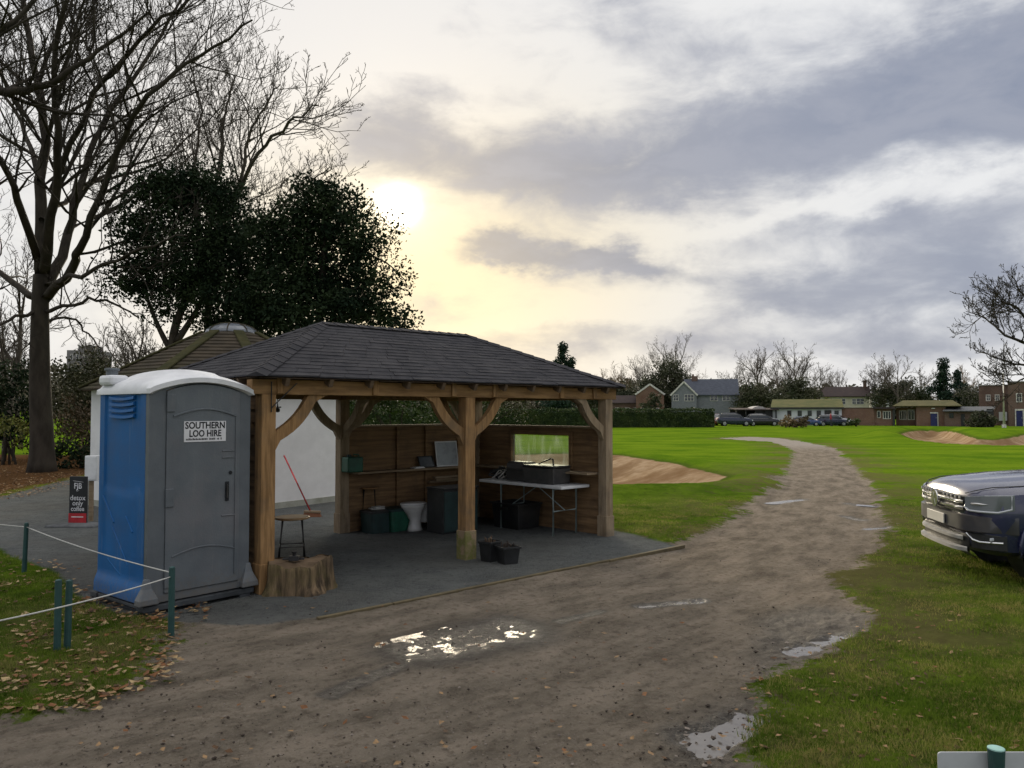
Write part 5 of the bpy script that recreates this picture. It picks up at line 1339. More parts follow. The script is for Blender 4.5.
# big bare oak at the right edge
limbtree('bare_oak', 'gnarled bare oak at the right edge standing over the brick house', 72.0, (1046, 424), [(1046, 400), (1044, 375), (1044, 350)], [
    ((1044, 360), (1028, 345), (1005, 335), (985, 318, 2), (966, 312, 3), 0.198), ((1044, 350), (1030, 325), (1012, 305), (995, 308, -2), (972, 325, -3), 0.185), ((1044, 350), (1040, 315), (1020, 290), (1012, 275), 0.185),
    ((1044, 365), (1020, 365), (998, 358), (975, 350, 3), 0.145), ((1044, 355), (1060, 320), (1080, 290), (1090, 275), 0.198), ((1044, 355), (1075, 340), (1100, 320), 0.171), ((1044, 370), (1025, 378), (1005, 385), (980, 372, -3), 0.106), ((1044, 340), (1050, 310), (1045, 285), (1040, 268), 0.159), ((1044, 368), (1070, 365), (1105, 350), 0.132)],
    BK1, 33, .55, maxlev=4, rmin=.024, space=(.52, .46, .40, .34), lenf=(.40, .5, .55, .6))
# conifers and evergreen domes
def conifer(label, D, u, vtop, wpx, seed, m=LEAFK, name='conifer', tiers=12, ragged=.25, z0=.08):
    H = wz(vtop, D); W_ = wpx * D / F / 2; rng = random.Random(seed); L0 = Vector((wx(u, D), D, 0)); r = thing(name, label, 'tree', L0, 0, 'evergreens on the far side of the course')
    mb = MB(); mb.tube([(0, 0, -.2), (0, 0, H * .97)], [H * .02, .03], 7); mb.build('trunk', BK1, r); bl = []
    for k in range(tiers):
        t_ = (k + .5) / tiers; z = H * (z0 + (1 - z0) * t_); R_ = W_ * (1 - t_) ** .75 * rng.uniform(1 - ragged, 1 + ragged)
        n = max(1, int(5 * (1 - t_) + 1))
        for j in range(n):
            a = rng.random() * 6.28; q = R_ * rng.uniform(.35, .75) if n > 1 else 0; bl.append((q * math.cos(a), q * math.sin(a), z, R_ * .5, R_ * .5, H / tiers * .75, .35))
    foliage('crown', bl, 46, 26, W_ * .2, max(.10, D * .0013), m, r, seed); return r
conifer('small pointed fir standing above the shelter eave', 150, 563, 344, 46, 201, LEAFK, 'fir_tree', 14, .3)
conifer('tall dark ivy green conifer behind the clubhouse, blunt topped', 128, 944, 360, 46, 202, LEAFK, 'conifer', 9, .3)
conifer('smaller dark conifer leaning against the tall one, on its right', 130, 958, 372, 34, 203, LEAFK, 'conifer', 8, .3)
def dome(label, D, u, blobs, seed, m=LEAFFD):
    return evergreen('evergreen_tree', label, D, u, blobs, [(u, 410), (u, 395)], seed, m, D * .0013, 34, 330, D * .008, BK1, .25, 'evergreens on the far side of the course')
dome('dark broad evergreen between the brick gable and the grey house', 150, 668, [(668, 372, 14, 14), (655, 388, 14, 16), (680, 386, 16, 14), (664, 400, 26, 14), (646, 384, 8, 8)], 211)
dome('low dark tree mass left of the brick gable', 160, 610, [(600, 392, 16, 12), (622, 396, 16, 14), (610, 402, 24, 10), (588, 398, 12, 10)], 212)
dome('round dark yew left of the cream house', 128, 797, [(797, 386, 14, 9), (790, 396, 16, 12), (808, 396, 12, 12)], 213)
dome('dark shrubby tree beside the slate roofed house', 132, 752, [(752, 392, 14, 10), (745, 403, 12, 10), (765, 400, 14, 12)], 214)
dome('dark tree mass behind the brick clubhouse, right of the cream house', 145, 906, [(905, 388, 16, 8), (890, 392, 14, 10), (920, 396, 14, 10), (880, 400, 12, 8)], 215)
dome('dark greenery right of the tall conifer, near the brick house', 125, 972, [(970, 398, 14, 12), (985, 392, 10, 10)], 216, LEAFF)
shrub('dark rounded shrub on the lawn edge before the lean-to', 92, 981, [(981, 420, 12, 8), (974, 422, 8, 7), (989, 422, 8, 7)], LEAFFD, 221, .13, 30, 420, .35, group='shrubs by the clubhouse')
shrub('grey green bush beside the silver car', 93, 855, [(855, 421, 5, 5), (851, 423, 4, 4)], LEAFH, 222, .12, 24, 420, .25, group='shrubs by the clubhouse')
shrub('straw brown reed clump before the white flat building', 88, 790, [(786, 422, 9, 6), (795, 424, 8, 5)], REED, 223, .12, 26, 420, .3, 'reed_clump', cat='reeds', group='shrubs by the clubhouse')
shrub('dark low bush between the reeds and the blue car', 87, 802, [(804, 421, 6, 6), (800, 425, 7, 4)], LEAFB, 224, .12, 24, 420, .25, group='shrubs by the clubhouse')
shrub('yellow green bush in front of the cream house wall', 118, 829, [(829, 401, 5, 4), (826, 403, 5, 3)], LEAFY, 225, .13, 24, 420, .3, group='shrubs by the clubhouse')
shrub('dark overgrown bush against the brick gable house', 134, 655, [(655, 402, 9, 9), (648, 406, 8, 6)], LEAFFD, 226, .16, 26, 420, .4, group='shrubs by the clubhouse')
# ---------------------------------------------------------------- buildings on the far side
def brick(name, c1, c2, mortar=(.25, .22, .19), sx=1.0):
    m, t, b = newmat(name); pos = t.new('ShaderNodeTexCoord').outputs['Object']
    s_ = t.new('ShaderNodeSeparateXYZ'); t.l.new(pos, s_.inputs[0]); v = t.comb(t.add(s_.outputs[0], s_.outputs[1]), s_.outputs[2], 0)
    n = t.new('ShaderNodeTexBrick'); t.l.new(v, n.inputs[0]); n.inputs['Color1'].default_value = (*c1, 1); n.inputs['Color2'].default_value = (*c2, 1); n.inputs['Mortar'].default_value = (*mortar, 1)
    n.inputs['Scale'].default_value = 1; n.inputs['Brick Width'].default_value = .225; n.inputs['Row Height'].default_value = .075; n.inputs['Mortar Size'].default_value = .008
    t.put(b.inputs['Base Color'], t.mix(t.mul(t.sst(t.noise(pos, .5, 6), .35, .7), .45), n.outputs[0], tuple(c * .5 for c in c1))); b.inputs['Roughness'].default_value = .9
    return m
BRK = brick('red_brick', (.16, .07, .042), (.21, .10, .06)); BRK2 = brick('dark_brick', (.12, .062, .045), (.16, .085, .06))
SLATE = mat('slate_tile', (.05, .058, .078), .7, (.085, .095, .12), 2, (1, 1, 3), .3, 8); SLATEW = mat('grey_tile_hanging', (.16, .17, .19), .8, (.23, .24, .26), 3, (1, 1, 4), .3, 9)
CREAM = mat('cream_render', (.50, .46, .36), .9, (.60, .56, .46), 1, bump=.05); BARGE = mat('white_bargeboard', (.62, .60, .56), .6, bump=0); WHT = mat('white_wall_paint', (.62, .64, .66), .85, (.70, .72, .73), 1, bump=.05)
DROOF = mat('dark_plain_tile', (.045, .035, .035), .85, (.075, .055, .05), 2, bump=.2); MROOF = mat('mossy_roof', (.075, .075, .028), .95, (.13, .115, .05), .8, bump=.4, dirt=(.06, .04, .03), damt=.5)
GROOF = mat('turf_roof', (.065, .08, .022), .95, (.13, .12, .045), .8, bump=.4)
GLS, t, b = newmat('window_glass'); b.inputs['Base Color'].default_value = (.03, .035, .045, 1); b.inputs['Roughness'].default_value = .06; b.inputs['Specular IOR Level'].default_value = .7
NAVY = mat('navy_door_paint', (.015, .02, .11), .45, bump=0); STONE = mat('rendered_porch', (.34, .33, .32), .9)
def tow(u, D):
    a = math.atan((u - 512) / F); return -a, D * math.cos(a) / F
def win(par, x, z, w_, h_, y, fr=.07, bars=(1, 1), m=BARGE, name='window'):
    mb = MB(); e = fr
    mb.box(x - w_ / 2, y - .06, z, x + w_ / 2, y - .004, z + e); mb.box(x - w_ / 2, y - .06, z + h_ - e, x + w_ / 2, y - .004, z + h_)
    mb.box(x - w_ / 2, y - .06, z + e, x - w_ / 2 + e, y - .004, z + h_ - e); mb.box(x + w_ / 2 - e, y - .06, z + e, x + w_ / 2, y - .004, z + h_ - e)
    for k in range(bars[0]): q = x - w_ / 2 + w_ * (k + 1) / (bars[0] + 1); mb.box(q - .03, y - .05, z + e, q + .03, y - .005, z + h_ - e)
    for k in range(bars[1]): q = z + h_ * (k + 1) / (bars[1] + 1); mb.box(x - w_ / 2 + e, y - .047, q - .025, x + w_ / 2 - e, y - .006, q + .025)
    f = mb.build(name, m, par); mb = MB(); mb.box(x - w_ / 2 + .02, y - .03, z + .02, x + w_ / 2 - .02, y - .007, z + h_ - .02); mb.build('pane', GLS, f); return f
def door_(par, x, w_, h_, y, m, z=0.0):
    mb = MB(); mb.box(x - w_ / 2, y - .07, z, x + w_ / 2, y - .004, z + h_); d = mb.build('door', m, par)
    mb = MB(); mb.box(x + w_ * .32, y - .11, z + .95, x + w_ * .38, y - .072, z + 1.1); mb.build('handle', GALV, d); return d
def gableroof(mb, x0, x1, y0, y1, ze, zr, axis='x', ov=.3, th=.16):
    if axis == 'x':
        ym = (y0 + y1) / 2
        for ya, s in ((y0 - ov, 1), (y1 + ov, -1)):
            k = (zr - ze) / (ym - y0); za = ze - ov * k
            mb.prism([(x0 - ov, ya, za), (x0 - ov, ym, zr), (x0 - ov, ym, zr + th), (x0 - ov, ya, za + th)], (x1 - x0 + 2 * ov, 0, 0))
    else:
        xm = (x0 + x1) / 2
        for xa in (x0 - ov, x1 + ov):
            k = (zr - ze) / (xm - x0); za = ze - ov * k
            mb.prism([(xa, y0 - ov, za), (xm, y0 - ov, zr), (xm, y0 - ov, zr + th), (xa, y0 - ov, za + th)], (0, y1 - y0 + 2 * ov, 0))
def gablewall(mb, x0, x1, y0, y1, ze, zr, axis='x'):
    if axis == 'x': mb.prism([(x0, y0, -.1), (x0, y1, -.1), (x0, y1, ze), (x0, (y0 + y1) / 2, zr), (x0, y0, ze)], (x1 - x0, 0, 0))
    else: mb.prism([(x0, y0, -.1), (x1, y0, -.1), (x1, y0, ze), ((x0 + x1) / 2, y0, zr), (x0, y0, ze)], (0, y1 - y0, 0))
# brick gable house
D = 142; ra, k = tow(650, D); bh_ = thing('brick_house', 'red brick house end with pale bargeboards beyond the hedge', 'house', (wx(650, D), D, 0), ra)
mb = MB(); gablewall(mb, -14 * k, 14 * k, 0, 9, wz(394, D), wz(384.5, D), 'y'); mb.build('wall', BRK, bh_)
mb = MB(); gableroof(mb, -14 * k, 14 * k, .5, 9, wz(394, D) + .02, wz(384.5, D) + .02, 'y', .35); rr_o = mb.build('roof', DROOF, bh_)
mb = MB()
for s in (-1, 1): mb.bar((s * 14.8 * k, -.15, wz(394.6, D)), (0, -.15, wz(384.2, D)), .1, .30, up=(0, 0, 1))
mb.build('bargeboard', BARGE, rr_o)
win(bh_, -1.0, 1.2, 1.2, 1.2, 0); win(bh_, 1.0, 1.2, 1.2, 1.2, 0)
# low terrace left of it
D = 150; k = D / F; tr_ = thing('brick_terrace', 'low dark brick range left of the brick gable house', 'house', (wx(626, D), D, 0))
mb = MB(); gablewall(mb, -14 * k, 12 * k, 0, 6, wz(403, D), wz(396, D), 'x'); mb.build('wall', BRK2, tr_)
mb = MB(); gableroof(mb, -14 * k, 12 * k, 0, 6, wz(403, D) + .02, wz(396, D) + .02, 'x'); mb.build('roof', DROOF, tr_)
for q in (-1.6, .2, 1.8): win(tr_, q, 1.4, .9, 1.1, 0)
# grey tile-hung house with slate roof
D = 136; ra, k = tow(684, D); gh = thing('slate_house', 'grey tile-hung house with blue slate roof and front gable', 'house', (wx(684, D), D, 0), ra)
ze, zr = wz(394, D), wz(382, D)
mb = MB(); gablewall(mb, -12.5 * k, 12.5 * k, 0, 7, ze, zr, 'y'); mb.build('gable_wall', SLATEW, gh)
mb = MB(); gablewall(mb, 12.6 * k, 54 * k, 1.2, 9.2, ze - .1, wz(379.5, D), 'x'); mb.build('wall', SLATEW, gh)
mb = MB(); gableroof(mb, -12.5 * k, 12.5 * k, 0.2, 7, ze + .02, zr + .02, 'y', .3); g1_ = mb.build('roof', SLATE, gh)
mb = MB(); gableroof(mb, 2 * k, 53.5 * k, 1.2, 9.2, ze - .08, wz(379, D), 'x', .3); g2_ = mb.build('roof', SLATE, gh)
mb = MB(); mb.box(8 * k, 4.6, wz(384, D), 14 * k, 5.8, wz(375, D)); mb.box(8.5 * k, 4.9, wz(375, D), 10.5 * k, 5.5, wz(373, D)); mb.build('chimney', BRK2, g2_)
mb = MB()
for s in (-1, 1): mb.bar((s * 13.6 * k, -.16, ze - .25), (0, -.16, zr + .05), .1, .26, up=(0, 0, 1))
mb.build('bargeboard', BARGE, g1_)
win(gh, -8.2 * k, wz(401, D), .9, 1.1, 0); win(gh, 5.2 * k, wz(401.2, D), 1.6, 1.15, 0, bars=(2, 1)); win(gh, -7 * k, .6, 1.1, 1.0, 0); win(gh, 30 * k, wz(401, D), 1.3, 1.0, 1.2); win(gh, 42 * k, wz(401, D), 1.3, 1.0, 1.2)
# dark open shed with a pale canopy
D = 104; k = D / F; ds = thing('dark_shed', 'dark open timber shed with a pale pitched canopy top by the car park', 'shed', (wx(756, D), D, 0))
mb = MB(); mb.box(-20 * k, 3.0, 0, 21 * k, 3.1, wz(409.5, D)); 
for x in (-19.5, -10, 0, 10, 20): mb.box(x * k - .07, 0, 0, x * k + .07, .14, wz(410, D))
mb.box(0, .5, 0, 20 * k, .6, wz(410.2, D)); mb.build('frame', BLACKPL, ds)
mb = MB(); mb.prism([(-21 * k, -.4, wz(410.2, D)), (-21 * k, 3.4, wz(408.5, D)), (-21 * k, 3.4, wz(407.8, D)), (-21 * k, -.4, wz(409.4, D))], (43 * k, 0, 0)); mb.build('roof', DROOF, ds)
mb = MB(); mb.prism([(-2 * k, 1, wz(408.8, D)), (13 * k, 1, wz(408.8, D)), (9 * k, 1, wz(406.6, D)), (5 * k, 1, wz(406.0, D)), (1 * k, 1, wz(407, D))], (0, 2.6, 0)); mb.build('canopy', mat('canopy_cloth', (.42, .40, .38), .8), ds)
# white flat building with turf roof
D = 103; ra, k = tow(807, D); wf_ = thing('white_lodge', 'long low white building with a green turf roof beside the parked cars', 'building', (wx(807, D), D, 0), ra)
mb = MB(); mb.box(-35 * k, 0, -.1, 34 * k, 5.5, wz(408.6, D)); mb.build('wall', WHT, wf_)
mb = MB(); mb.prism([(-37 * k, -.35, wz(408.5, D)), (-37 * k, 5.8, wz(400, D)), (-37 * k, 5.8, wz(398.6, D)), (-37 * k, -.35, wz(407.6, D))], (73 * k, 0, 0)); wr_ = mb.build('roof', GROOF, wf_)
mb = MB(); mb.box(-37.2 * k, -.42, wz(409.0, D), 36.2 * k, -.355, wz(407.3, D)); mb.build('fascia', BLACKPL, wr_)
for u in (789, 799.5, 809.5, 818.5, 836): win(wf_, (u - 807) * k, wz(416, D), .5, .7, 0, .05, (0, 0), BLACKPL)
door_(wf_, (827.5 - 807) * k, .8, 1.95, 0, BLACKPL)
# cream house with dark roof
D = 150; ra, k = tow(845, D); ch_ = thing('cream_house', 'cream rendered house with long dark tiled roof and brick chimney', 'house', (wx(845, D), D, 0), ra)
mb = MB(); mb.box(-25 * k, 0, -.1, 24 * k, 8, wz(396.5, D)); mb.build('wall', CREAM, ch_)
mb = MB(); x0, x1, e = -27 * k, 26 * k, .4
mb.loft([[(x0, -e, wz(397, D)), (x1, -e, wz(397, D)), (x1, 8.4, wz(397, D)), (x0, 8.4, wz(397, D))], [(x0, -e, wz(396.2, D)), (x1, -e, wz(396.2, D)), (x1, 8.4, wz(396.2, D)), (x0, 8.4, wz(396.2, D))], [(x0 + 6 * k, 3.8, wz(386.2, D)), (x1 - 1 * k, 3.8, wz(386.2, D)), (x1 - 1 * k, 4.2, wz(386.2, D)), (x0 + 6 * k, 4.2, wz(386.2, D))]]); cr_ = mb.build('roof', DROOF, ch_)
mb = MB(); mb.box(18.5 * k, 3, wz(390, D), 22 * k, 4.2, wz(381, D)); mb.box(18.2 * k, 2.9, wz(381, D), 22.3 * k, 4.3, wz(380, D)); mb.build('chimney', BRK2, cr_)
for u, w_ in ((854, .7), (860, 1.3), (842, 1.2)): win(ch_, (u - 845) * k, wz(404.5, D), w_, 1.1, 0)
D = 152; k = D / F; cw = thing('white_outbuilding', 'lower whitish house wing left of the cream house', 'house', (wx(808, D), D, 0))
mb = MB(); gablewall(mb, -13 * k, 9 * k, 0, 6, wz(398, D), wz(394, D)); mb.build('wall', WHT, cw)
mb = MB(); gableroof(mb, -13 * k, 9 * k, 0, 6, wz(398, D) + .02, wz(394, D) + .02); mb.build('roof', DROOF, cw); win(cw, -2, wz(405, D), 1.1, 1.0, 0); win(cw, 1, wz(405, D), 1.1, 1.0, 0)
D = 155; k = D / F; cw = thing('white_outbuilding', 'pale grey house wing right of the cream house chimney', 'house', (wx(881, D), D, 0))
mb = MB(); gablewall(mb, -9 * k, 8 * k, 0, 6, wz(398, D), wz(393, D)); mb.build('wall', WHT, cw)
mb = MB(); gableroof(mb, -9 * k, 8 * k, 0, 6, wz(398, D) + .02, wz(393, D) + .02); mb.build('roof', DROOF, cw); win(cw, 0, wz(405, D), 1.1, 1.0, 0)
# brick garden wall and glazed link
D = 101; ra, k = tow(858, D); gw = thing('brick_wall', 'plain red brick wall between the white lodge and the clubhouse', 'wall', (wx(858, D), D, 0), ra)
mb = MB(); mb.box(-17 * k, 0, -.1, 16 * k, .4, wz(408.2, D)); mb.build('brickwork', BRK, gw)
mb = MB(); mb.box(-17.2 * k, -.04, wz(408.2, D) + .002, 16.2 * k, .44, wz(407.6, D)); mb.build('coping', DROOF, gw)
D = 100; ra, k = tow(884, D); lk = thing('clubhouse_kiosk', 'brick kiosk with white framed hatch windows left of the mossy roof', 'building', (wx(884, D), D, 0), ra)
mb = MB(); mb.box(-10 * k, 0, -.1, 10 * k, 4, wz(409, D)); mb.build('wall', BRK, lk)
mb = MB(); mb.box(-11 * k, -.5, wz(409, D) + .002, 11 * k, 4.2, wz(407, D)); mb.build('roof', DROOF, lk)
win(lk, -5.5 * k, wz(418, D), 3.6 * k, .9, 0, .06, (0, 0)); win(lk, 2.6 * k, wz(419, D), 8 * k, 1.0, 0, .07, (2, 0)); mb = MB(); mb.box(8.2 * k, -.3, 0, 10.6 * k, -.02, wz(409.5, D)); mb.build('pillar', BLACKPL, lk)
# mossy roofed clubhouse with blue door and lean-to
D = 99; ra, k = tow(928, D); cb_ = thing('brick_clubhouse', 'single storey brick clubhouse with mossy roof and blue door', 'building', (wx(928, D), D, 0), ra)
mb = MB(); mb.box(-12 * k, -.6, -.1, 17 * k, 6, wz(406.6, D)); mb.box(-33 * k, .8, -.1, -12.02 * k, 6, wz(407.6, D)); mb.build('wall', BRK, cb_)
mb = MB(); x0, x1 = -36 * k, 33 * k
mb.loft([[(x0, -1, wz(406.4, D)), (x1, -1, wz(406.4, D)), (x1, 7.5, wz(406.4, D)), (x0, 7.5, wz(406.4, D))], [(x0, -1, wz(405.8, D)), (x1, -1, wz(405.8, D)), (x1, 7.5, wz(405.8, D)), (x0, 7.5, wz(405.8, D))], [(x0 + 10 * k, 3, wz(400, D)), (x1 - 8 * k, 3, wz(400, D)), (x1 - 8 * k, 3.4, wz(400, D)), (x0 + 10 * k, 3.4, wz(400, D))]]); mb.build('roof', MROOF, cb_)
win(cb_, -26 * k, wz(420, D), 15 * k * .5, 1.2, .8, .08, (2, 0)); win(cb_, -17.5 * k, wz(420, D), 7 * k, 1.3, .8, .08, (1, 0))
door_(cb_, 5.5 * k, 6.4 * k, wz(413.6, D), -.6, NAVY)
mb = MB(); mb.box(1.6 * k, -.66, wz(413.4, D), 9.4 * k, -.605, wz(412.2, D)); mb.box(9 * k, -.66, 0, 9.8 * k, -.605, wz(412.2, D)); mb.build('door_surround', BARGE, cb_)
mb = MB(); mb.box(3.2 * k, -.75, wz(408.8, D), 6.8 * k, -.61, wz(408, D)); mb.build('wall_lamp', WHITEPL, cb_)
D = 96; ra, k = tow(966, D); lt_ = thing('lean_to', 'brick lean-to with sloping grey felt roof by the dark shrub', 'building', (wx(966, D), D, 0), ra)
mb = MB(); mb.box(-22 * k, 0, -.1, 20 * k, 3, wz(411.5, D)); mb.build('wall', BRK2, lt_)
mb = MB(); mb.prism([(-24 * k, -.5, wz(411.4, D)), (-20 * k, 3.2, wz(407, D)), (-20 * k, 3.2, wz(406.4, D)), (-24 * k, -.5, wz(410.6, D))], (50 * k, 0, 0)); mb.build('roof', mat('grey_felt_roof', (.13, .135, .14), .8), lt_)
win(lt_, -15 * k, wz(418, D), 4.5 * k, .6, 0, .06, (1, 0), BLACKPL); door_(lt_, -3.5 * k, 4 * k, wz(414, D), 0, BLACKPL)
mb = MB(); mb.box(20.02 * k, -.4, 0, 27 * k, .0, wz(409, D)); mb.build('side_screen', BLACKPL, lt_)
# two-storey brick house at the right
D = 98; ra, k = tow(1014, D); rh = thing('brick_villa', 'two storey dark brick house with white sash windows by the flagpole', 'house', (wx(1014, D), D, 0), ra)
mb = MB(); mb.box(-6 * k, -1.5, -.1, 40 * k, 8, wz(382.6, D)); mb.box(-37 * k, 3.5, -.1, -6.02 * k, 9, wz(384.5, D)); mb.build('wall', BRK2, rh)
mb = MB(); mb.box(-6.5 * k, -1.6, wz(382.6, D) + .002, 40.5 * k, 8.1, wz(381.6, D)); mb.box(-37.5 * k, 3.4, wz(384.5, D) + .002, -6.6 * k, 9.1, wz(383.6, D)); mb.build('parapet', STONE, rh)
for u, y in ((987, 3.5), (996.5, 3.5)): win(rh, (u - 1014) * k, wz(400.6, D), 5 * k, 8 * k, y, .09, (1, 1))
win(rh, 5 * k, wz(402.4, D), 6 * k, 10.6 * k, -1.5, .1, (1, 1)); win(rh, 24 * k, wz(402.4, D), 6 * k, 10.6 * k, -1.5, .1, (1, 1)); win(rh, 24 * k, wz(421, D), 6 * k, 9 * k, -1.5, .1, (1, 1))
door_(rh, 5 * k, 6.4 * k, wz(410.8, D), -1.5, NAVY)
mb = MB(); mb.box(.6 * k, -1.6, 0, 1.7 * k, -1.505, wz(409.6, D)); mb.box(8.3 * k, -1.6, 0, 9.6 * k, -1.505, wz(409.6, D)); mb.box(.6 * k, -1.6, wz(410.6, D), 9.6 * k, -1.506, wz(409, D)); mb.build('door_surround', BARGE, rh)
mb = MB(); mb.box(-16 * k, 3.3, wz(421, D), -7.5 * k, 3.49, wz(412, D)); mb.build('garage_panel', WHT, rh)
# flagpole
fp = thing('flagpole', 'tall white flagpole in front of the brick villa', 'flagpole', (wx(1003.5, 88), 88, 0))
mb = MB(); mb.tube([(0, 0, 0), (0, 0, wz(374, 88))], [.15, .10], 10); mb.build('pole', BARGE, fp, smooth=True)
mb = MB(); mb.lathe([(.01, 0), (.08, .05), (.08, .1), (.01, .15)], (0, 0, wz(374, 88)), 12); mb.build('finial', BARGE, fp); mb = MB(); mb.box(-.16, -.16, -.02, .16, .16, .35); mb.build('base', BARGE, fp)
# far grey block behind the oak
D = 185; k = D / F; fb_ = thing('grey_block', 'distant grey flat roofed block glimpsed right of the oak trunk', 'building', (wx(80, D), D, 0))
mb = MB(); mb.box(-14 * k, 0, -.1, 14 * k, 8, wz(350, D)); mb.box(-5 * k, 1, wz(350, D), 9 * k, 6, wz(345, D)); mb.build('wall', mat('grey_concrete', (.22, .21, .21), .9), fb_)
for x in (-9, -3, 3, 9): win(fb_, x * k, wz(360, D), 2.6 * k, 1.4, 0, .1, (0, 0))
for x in (-9, -3, 3, 9): win(fb_, x * k, wz(372, D), 2.6 * k, 1.4, 0, .1, (0, 0))

# ---------------------------------------------------------------- parked cars
TYRE = mat('tyre_rubber', (.014, .014, .015), .85, bump=.1); RIM = mat('alloy_rim', (.35, .35, .37), .35, var=.15, metal=.8, bump=0)
CGL, t, b = newmat('car_glass'); b.inputs['Base Color'].default_value = (.02, .025, .03, 1); b.inputs['Roughness'].default_value = .05; b.inputs['Specular IOR Level'].default_value = .8
LAMPW, t, b = newmat('clear_lamp'); b.inputs['Base Color'].default_value = (.55, .57, .6, 1); b.inputs['Roughness'].default_value = .12
LAMPR = mat('red_lamp', (.25, .01, .01), .2, bump=0)
def paint(name, c): return mat(name, c, .3, var=.08, bump=0, coat=.7, metal=.2)
CARP = paint('car_paint_navy', (.012, .018, .045))
def body_ring(x, hw, zb, zs, zt, top):
    h = [(0, zb), (hw * .82, zb), (hw * .97, zb + .10), (hw, (zb + zs) * .5), (hw * .985, zs - .05), (hw * .95, zs), (top, zt), (0, zt + .015)]
    return [(x, y, z) for y, z in h] + [(x, -y, z) for y, z in reversed(h[1:-1])]
def make_car(label, loc, rz):
    r = thing('parked_car', label, 'car', loc, rz, 'cars parked by the white lodge')
    L, hw = 4.2, .88
    mb = MB(); mb.loft([body_ring(*a) for a in ((0, .62, .38, .62, .66, .3), (.08, .78, .26, .70, .72, .55), (.5, .86, .2, .86, .9, .66), (1.15, hw, .2, .93, 1.0, .7), (3.3, hw, .2, .97, 1.02, .7), (3.9, .86, .24, .95, 1.0, .66), (4.15, .8, .3, .85, .9, .6), (4.2, .66, .42, .75, .8, .4))])
    bd = mb.build('body', CARP, r); smooth_angle(bd, 35); bd.material_slots[0].link = 'OBJECT'; bd.material_slots[0].material = CARP
    gr = lambda x0, hb, ht, x1, zt: None
    mb = MB(); Bt = [(1.1, .78, .98), (3.95, .76, .98)]; 
    mb.loft([[(1.05, -.79, .95), (4.02, -.76, .95), (4.02, .76, .95), (1.05, .79, .95)], [(1.55, -.72, 1.28), (3.85, -.70, 1.28), (3.85, .70, 1.28), (1.55, .72, 1.28)], [(1.95, -.62, 1.44), (3.6, -.60, 1.43), (3.6, .60, 1.43), (1.95, .62, 1.44)]])
    mb.build('glazing', CGL, r, bevel=.03)
    mb = MB(); mb.loft([[(1.93, -.63, 1.435), (3.66, -.61, 1.425), (3.66, .61, 1.425), (1.93, .63, 1.435)], [(2.1, -.56, 1.48), (3.5, -.54, 1.465), (3.5, .54, 1.465), (2.1, .56, 1.48)]])
    for s in (-1, 1):
        for a, b_ in (((1.05, .795, .96), (1.95, .635, 1.44)), ((2.75, .795, .96), (2.72, .635, 1.44)), ((3.95, .775, .96), (3.62, .62, 1.43))): mb.bar((a[0], a[1] * s, a[2]), (b_[0], b_[1] * s, b_[2]), .06, .05)
    rf_ = mb.build('roof', CARP, r, bevel=.01); rf_.material_slots[0].link = 'OBJECT'; rf_.material_slots[0].material = CARP
    for x in (.82, 3.38):
        for s in (-1, 1):
            mb = MB(); mb.lathe([(.20, -.09), (.30, -.10), (.315, -.07), (.315, .07), (.30, .10), (.20, .09)], (x, s * .80, .312), 22, axis='y'); w_ = mb.build('wheel', TYRE, r)
            mb = MB(); mb.lathe([(.02, .106 * s), (.20, .10 * s), (.205, .08 * s)], (x, s * .80, .312), 18, axis='y'); mb.build('rim', RIM, w_)
    for s in (-1, 1):
        mb = MB(); mb.box(.02, s * .66 - .13, .60, .22, s * .66 + .13, .72); mb.build('headlight', LAMPW, r, bevel=.03)
        mb = MB(); mb.box(4.08, s * .68 - .1, .72, 4.205, s * .68 + .1, .92); mb.build('tail_light', LAMPR, r, bevel=.03)
        mb = MB(); mb.box(1.35, s * .92 - .07, .96, 1.5, s * .92 + .07, 1.08); mb.build('wing_mirror', CARP, r, bevel=.02)
    return r
def recol(o, m):
    for c in o.children:
        if c.name.split('.')[0] in ('body', 'roof'): c.material_slots[0].material = m
PSIL, PRED, PBLU, PBLK, PWHT = (paint('car_paint_' + n, c) for n, c in (('silver', (.36, .37, .39)), ('maroon', (.13, .012, .02)), ('blue', (.02, .05, .16)), ('black', (.012, .013, .016)), ('white', (.55, .56, .58))))
def cx(u, D): return (wx(u, D), D, 0)
car0 = make_car('navy estate car side on beyond the hedge end, biggest in the row', cx(752, 97), R(180 - 8))
car0.scale = (1.0, 1.05, 1.10)
for u, D, rz, m, lb, s in ((722, 99, 100, PRED, 'maroon car seen end on against the hedge end', 1.0), (719, 103, 172, PWHT, 'white car partly hidden behind the navy estate car', 1.0), (780, 98, 170, PBLK, 'black car right of the navy estate car', .98), (779, 102, 150, PSIL, 'silver car half behind the black car', 1.0),
                       (821, 97, 165, PBLU, 'bright blue car parked before the white lodge windows', .8), (848, 97, 172, CARP, 'dark blue car beside the person in red', .92), (853, 99.5, 140, PSIL, 'silver car by the grey green bush', .95)):
    c = dup(car0, cx(u, D), R(rz), lb, s); recol(c, m)
